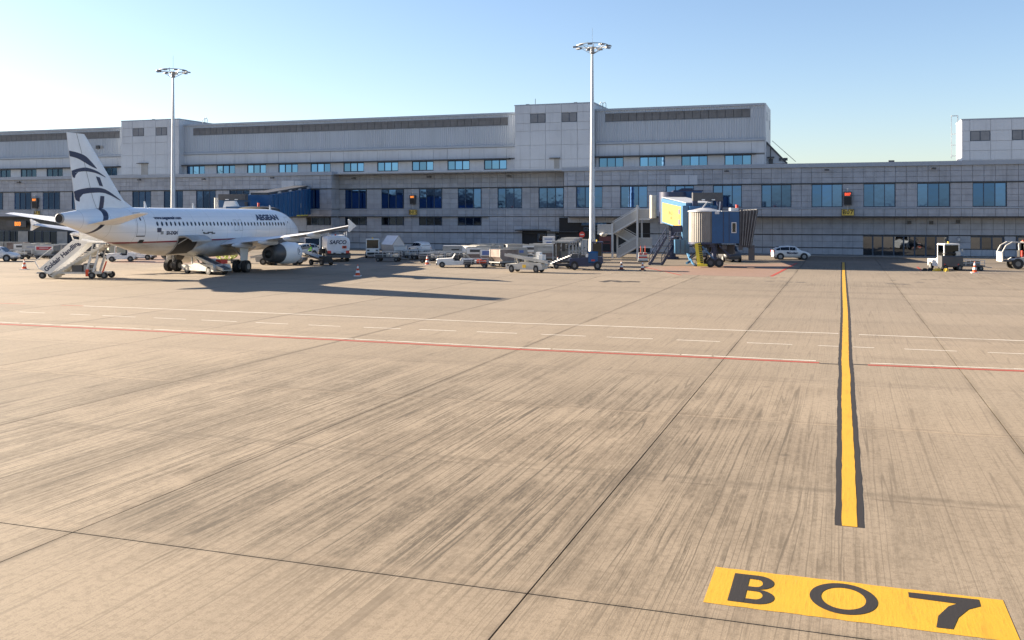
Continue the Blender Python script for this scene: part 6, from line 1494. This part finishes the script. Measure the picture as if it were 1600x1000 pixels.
# white van partly hidden by the cowl, orange drum
def car(name, label, kind, cat='car'):
    """small passenger car, forward is +x"""
    rt = empty(name, (0,0,0), 0, label, cat, None)
    if kind == 'hatch': L = [(-2.02,.42,.62,.70,.60,.55),(-1.98,.28,.95,1.02,.74,.62),(-1.75,.24,.98,1.22,.83,.62),(-1.3,.22,.96,1.44,.86,.60),(-.3,.22,.93,1.50,.87,.62),(.35,.22,.92,1.45,.87,.60),(1.05,.22,.91,.98,.86,.66),(1.55,.24,.80,.86,.84,.66),(1.9,.3,.66,.70,.76,.6),(2.03,.4,.55,.58,.6,.5)]
    else: L = [(-2.25,.5,.8,.9,.7,.62),(-2.2,.35,1.1,1.2,.82,.7),(-2.0,.32,1.15,1.55,.92,.70),(-1.6,.32,1.12,1.72,.94,.70),(-.2,.32,1.08,1.76,.95,.72),(.5,.32,1.06,1.68,.95,.70),(1.2,.32,1.04,1.10,.93,.74),(1.8,.34,.95,1.0,.92,.74),(2.15,.4,.8,.84,.84,.7),(2.28,.5,.66,.7,.7,.6)]
    rings = []
    for x, zb, zw, zt, hw, ht in L:
        zm = (zb+zw)/2
        half = [(hw*.9, zb), (hw, zm), (hw*.97, zw), (ht, zt-.04), (ht*.85, zt)]
        rings.append([(x, y, z) for y, z in half] + [(x, -y, z) for y, z in half[::-1]])
    b = MB(); b.loft(rings); body = b.build('body', M['white'] if 'white' in label else M['dgrey'], rt)
    def side(i, j, sgn, k0=2, k1=3, sh=.12):
        def pt(r, k, t):
            
            a = Vector(rings[r][k if sgn > 0 else 9-k]); c = Vector(rings[r][k+1 if sgn > 0 else 8-k]); return a.lerp(c, t)
        q = [pt(i,2,.14), pt(j,2,.14), pt(j,2,.88), pt(i,2,.88)]; c_ = sum(q, Vector())/4
        q = [c_+(v-c_)*.93+Vector((0,.015*sgn,0)) for v in q]; g.add(q, [(0,1,2,3)])
    for s in (1,-1):
        for i, j in ((2,3),(3,4),(4,5),(5,6)): g = MB(); side(i, j, s); g.build('side_window', M['glass'], rt)
    def pane(i, j, name):
        g = MB(); t = .12
        q = [Vector(rings[i][3]), Vector(rings[i][6]), Vector(rings[j][6]), Vector(rings[j][3])]; c_ = sum(q, Vector())/4; up = Vector((0,0,.05)) + (Vector((.02,0,0)) if name == 'windscreen' else Vector((-.03,0,0)))
        g.add([c_+(v-c_)*.9+up for v in q], [(0,1,2,3)]); g.build(name, M['glass'], rt)
    pane(5, 6, 'windscreen'); pane(1, 3, 'rear_window')
    wx = (-1.3, 1.25) if kind == 'hatch' else (-1.4, 1.4); r = .33 if kind == 'hatch' else .38
    P_(rt, 'wheel_arch', 'black', lambda b: [b.cyl((x,s*(L[4][4]-.1),r+.02),(x,s*(L[4][4]+.004),r+.02),r*1.2,n=18) for x in wx for s in (-1,1)])
    WW = MB(); WW.cyl((0,-.1,0),(0,.1,0),r,n=18); WW.mi = 1; WW.cyl((0,-.112,0),(0,.112,0),r*.62,n=14); WW = WW.mesh('wheel', [M['black'], M['grey']])
    for x in wx:
        for s in (-1,1): link('wheel', WW, rt, (x, s*(L[4][4]-.08), r))
    xb, xf = L[0][0], L[-1][0]
    P_(rt, 'tail_lamp', 'red', lambda b: b.box(L[1][0]-.03,L[1][0]+.12,.45,.75,.8,1.0)); P_(rt, 'tail_lamp', 'red', lambda b: b.box(L[1][0]-.03,L[1][0]+.12,-.75,-.45,.8,1.0)); P_(rt, 'headlight', 'glass', lambda b: b.box(xf-.35,xf-.12,.45,.72,.58,.7)); P_(rt, 'headlight', 'glass', lambda b: b.box(xf-.35,xf-.12,-.72,-.45,.58,.7)); P_(rt, 'bumper', 'dgrey', lambda b: b.box(xf-.1,xf+.0,-.5,.5,.3,.42)); P_(rt, 'number_plate', 'galv', lambda b: b.box(xb-.02,xb+.04,-.26,.26,.55,.68))
    return rt
h = put(car('hatchback_car', 'white hatchback with dark side lettering driving past the terminal wall', 'hatch'), 1235.5, 405.2, 16); h.scale = (1.14,)*3
text_on('lettering', 'Goldair', .34, M['navy'], h, (.05,-.885,.72), (1,0,0), (0,0,1), bold=.012, shear=.25); P_(h, 'emblem_mark', 'navy', lambda b: b.add([(-.62,-.882,.66),(-.3,-.884,.62),(-.38,-.884,.82),(-.62,-.882,.88)], [(0,1,2,3)]))
s_ = put(car('estate_car', 'white estate car parked facing the wall in the shade', 'suv'), 655.5, 397, 140); s_.scale = (.98,.98,1.02)
s2 = put(car('suv_car', 'dark grey car parked behind the bridge cabin', 'suv'), 1138, 408.5, -70); s2.scale = (1.12,)*3
s3 = put(car('van_car', 'white car half hidden by the airliner engine cowl', 'suv'), 471, 401, 250); 
p4_ = put(car('pickup_car', 'white pickup cut off by the left edge', 'suv'), -2, 408, 20)
rt = put(empty('hydrant_cart', (0,0,0), 0, 'orange hydrant cart standing next to the worker', 'cart'), 477, 399, 20); P_(rt, 'body', 'orange', lambda b: (b.cyl((0,0,.3),(0,0,1.3),.32), b.box(-.45,.45,-.3,.3,.2,.5))); P_(rt, 'handle', 'crim', lambda b: b.tube([(-.3,0,.9),(-.6,0,1.4),(-.6,.3,1.4)], .05)); wheels(rt, [(-.3,-.35),(.3,-.35),(-.3,.35),(.3,.35)], .18, .1)
# worker in a hi-vis vest
def person(label, px, py, rz):
    rt = empty('person', (0,0,0), 0, label, 'person')
    V = [(0,0,.98),(0,0,1.18),(0,.01,1.40),(0,.01,1.50),(0,.03,1.60),(0,.03,1.72),(.20,0,1.43),(.27,.02,1.15),(.25,.16,.93),(-.20,0,1.43),(-.28,.0,1.15),(-.24,.14,.93),(.10,0,.92),(.12,.01,.50),(.13,-.02,.09),(.14,.12,.04),(-.10,0,.92),(-.13,.03,.50),(-.14,0,.09),(-.15,.14,.04)]
    E = [(0,1),(1,2),(2,3),(3,4),(4,5),(2,6),(6,7),(7,8),(2,9),(9,10),(10,11),(0,12),(12,13),(13,14),(14,15),(0,16),(16,17),(17,18),(18,19)]
    RR = [.15,.14,.16,.06,.095,.08,.075,.05,.04,.075,.05,.04,.10,.07,.05,.04,.10,.07,.05,.04]
    me = bpy.data.meshes.new('body'); me.from_pydata(V, E, []); o = link('body', me, rt)
    mo = o.modifiers.new('skin', 'SKIN'); sv = me.skin_vertices[0].data
    for i, r in enumerate(RR): sv[i].radius = (r, r*.8)
    sv[0].use_root = True
    o.modifiers.new('sub', 'SUBSURF').levels = 1
    m2 = bpy.data.meshes.new_from_object(o.evaluated_get(bpy.context.evaluated_depsgraph_get())); o.modifiers.clear(); o.data = m2
    for m in ('navy','skin'): m2.materials.append(M[m])
    m2.polygons.foreach_set('material_index', [1 if p.center.z > 1.5 or (abs(p.center.x) > .2 and p.center.z < 1.0) else 0 for p in m2.polygons])
    b = MB(); b.loft([[(w*cos(2*pi*k/14), .01+dd*sin(2*pi*k/14), z) for k in range(14)] for z, w, dd in ((.95,.20,.155),(1.15,.195,.15),(1.35,.235,.165),(1.47,.16,.12))], caps=False); v = b.build('hi_vis_vest', M['hivis'], rt)
    b = MB(); b.loft([[(w*cos(2*pi*k/14), .01+dd*sin(2*pi*k/14), z) for k in range(14)] for z, w, dd in ((1.08,.205,.162),(1.14,.206,.162))], caps=False); b.build('reflective_band', M['galv'], v)
    b = MB(); b.lathe([(.10,1.66),(.112,1.72),(.09,1.80),(.02,1.83)], (0,.02,0), 'z', 12); b.build('hair', M['black'], rt)
    return put(rt, px, py, rz)
M['hivis'] = mat('hi_vis_green', (.25,.75,.10), .6); M['skin'] = mat('skin_tone', (.45,.28,.2), .6)
person('worker in a yellow green vest and dark trousers standing by the fuel tanker', 484.5, 403.2, 30)
# tangle of hoses in yellow net on a trolley under the belly
rt = put(empty('hose_trolley', (0,0,0), 0, 'trolley piled with yellow green hoses under the airliner belly', 'trolley'), 353, 411, 12); P_(rt, 'deck', 'dgrey', lambda b: b.box(-1.4,1.4,-.6,.6,.3,.42)); 
M['lime'] = mat('lime_hose', (.55,.60,.16), .5, var=.25, vscale=4)
for k in range(7):
    b = MB(); b.torus((0,0,0), rng.uniform(.32,.5), .09, 14, 6); o = b.build('hose_coil', M['lime'], rt, (-1.0+.33*k, rng.uniform(-.2,.2), .75+.3*(k%2))); o.rotation_euler = (rng.uniform(-.9,.9), rng.uniform(-.9,.9), 0)
wheels(rt, [(-1,-.5),(1,-.5),(-1,.5),(1,.5)], .2, .14)
# wheel chocks at the far right
for i, (px, py, w, lb) in enumerate(((1445,423.2,.3,'black wheel chock left of the pair in front of the right tractor'),(1453.5,423,.3,'black wheel chock right of the pair in front of the right tractor'),(1464,423.4,.5,'yellow timber chock by the right tractor front'),(1478,424,.35,'orange yellow chock under the dark starter unit'))):
    p = G(px, py); o = MB(); o.prism([(-w,0),(w,0),(w*.6,.24),(-w*.3,.28)], 'y', -.15, .15); ob = o.build('wheel_chock', M['black'] if i < 2 else M['amber'], None, p); ob.rotation_euler = (0,0,R(20*i)); tag(ob, lb, 'wheel chock', 'wheel chocks')

# ---- passenger stair at the tail
A0, A1 = G(73.6, 434.5), G(150, 434.5)
sx = (A1-A0); ang = atan2(sx.y, sx.x); base = A0.lerp(A1, .5); WB = sx.length/2
ps = empty('passenger_stair', base, ang, 'white towable passenger stair lettered along its side, raised to the airliner tail', 'passenger stair')
inv = (Matrix.Translation(base) @ Matrix.Rotation(ang, 4, 'Z')).inverted()
def onl(px, py, yl=-.8):
    o_ = inv @ Vector((0,0,EYE)); d_ = inv.to_3x3() @ ray(px, py); q = o_ + d_*((yl-o_.y)/d_.y); return q.x, q.z
pA, pB, pC, pD = onl(61,420), onl(77.5,429), onl(138,378.5), onl(116,373.5)
for y in (-.8, .8): P_(ps, 'side_panel', 'white', lambda b: b.prism([pB, pC, (pC[0]-.05, pC[1]+.1), pD, pA], 'y', y-.035, y+.035))
ux_ = Vector((pC[0]-pB[0], 0, pC[1]-pB[1])).normalized(); uz_ = Vector((-ux_.z, 0, ux_.x)); cm = ((pA[0]+pB[0]+pC[0]+pD[0])/4, (pA[1]+pB[1]+pC[1]+pD[1])/4)
text_on('lettering', 'Goldair Handling', .56, M['navy'], ps, (cm[0]-.05,-.845,cm[1]), ux_, uz_, bold=.022)
b = MB(); n = 15
for k in range(n):
    t = (k+.5)/n; x = pB[0]+(pC[0]+1.1-pB[0])*t; z = pB[1]+(pC[1]-pB[1])*t-.18
    o = MB(); o.box(x-.16,x+.16,-.78,.78,z-.04,z+.03); o.box(x+.12,x+.16,-.78,.78,z-.22,z-.04); o.build('tread', M['dirty_white'], ps)
P_(ps, 'stringer', 'dirty_white', lambda b: [b.bar((pB[0]+.15,y,pB[1]-.15),(pC[0]+1.3,y,pC[1]-.25),.08,.2) for y in (-.75,.75)])
zt = pC[1]; xe = onl(178, 378)[0]
P_(ps, 'platform', 'white', lambda b: b.box(pD[0],xe,-.85,.85,zt-.06,zt+.08)); P_(ps, 'platform_guard', 'dirty_white', lambda b: b.prism([(onl(124,374,.8)[0],zt),(onl(124,361,.8)[0],zt+1.15),(onl(130,361,.8)[0],zt+1.15),(xe,zt+.1)], 'y', .78, .83)); 
P_(ps, 'handrail', 'white', lambda b: (b.bar((pA[0],-.8,pA[1]+.0),(pA[0]-.35,-.8,pA[1]+.65),.06), b.bar((pA[0]-.35,-.8,pA[1]+.65),(pA[0]+1.2,-.8,pA[1]+1.9),.05), b.bar((pD[0]-.3,-.8,zt+.75),(pD[0]+.0,-.8,zt),.07), b.bar((pD[0]-.3,-.8,zt+.75),(xe-1,-.8,zt+.6),.05)))
P_(ps, 'chassis', 'dirty_white', lambda b: (b.bar((-WB-.5,-.75,.5),(WB+.6,-.75,.5),.12,.16), b.bar((-WB-.5,.75,.5),(WB+.6,.75,.5),.12,.16), b.box(-WB-.3,-WB+.3,-.8,.8,.4,.56), b.box(WB-.3,WB+1.1,-.85,.85,.42,.58), b.bar((-WB-.9,-.2,.45),(-WB-.3,-.2,.45),.06)))
P_(ps, 'engine_box', 'dgrey', lambda b: (b.box(.3,1.2,-.6,.5,.58,1.15), b.box(1.3,1.95,-.6,.5,.58,1.3))); P_(ps, 'engine_grille', 'grey', lambda b: (b.box(1.35,1.9,-.63,-.605,.65,1.2),))
for dx in (-.28, .32):
    for y in (-.7, .7): P_(ps, 'lift_strut', 'galv', lambda b: (b.bar((WB+dx-.25,y,.6),(WB+dx+.15,y,1.9),.16), b.bar((WB+dx+.05,y,1.8),(WB+dx+.35,y,zt-.05),.09)))
P_(ps, 'cross_brace', 'galv', lambda b: (b.bar((WB-.4,-.7,1.2),(WB+.4,-.7,1.3),.06), b.bar((WB-.4,-.7,.8),(WB+.4,-.7,.9),.06))); P_(ps, 'crank', 'orange', lambda b: b.bar((WB+.9,-.8,.5),(WB+1.25,-.8,1.5),.1)); P_(ps, 'jack', 'orange', lambda b: b.box(WB-.5,WB-.3,-.95,-.75,.2,.8))
wheels(ps, [(-WB,-.8),(-WB,.8),(WB,-.8),(WB,.8),(WB+1.05,-.75),(WB+1.05,.75)], .29, .2)
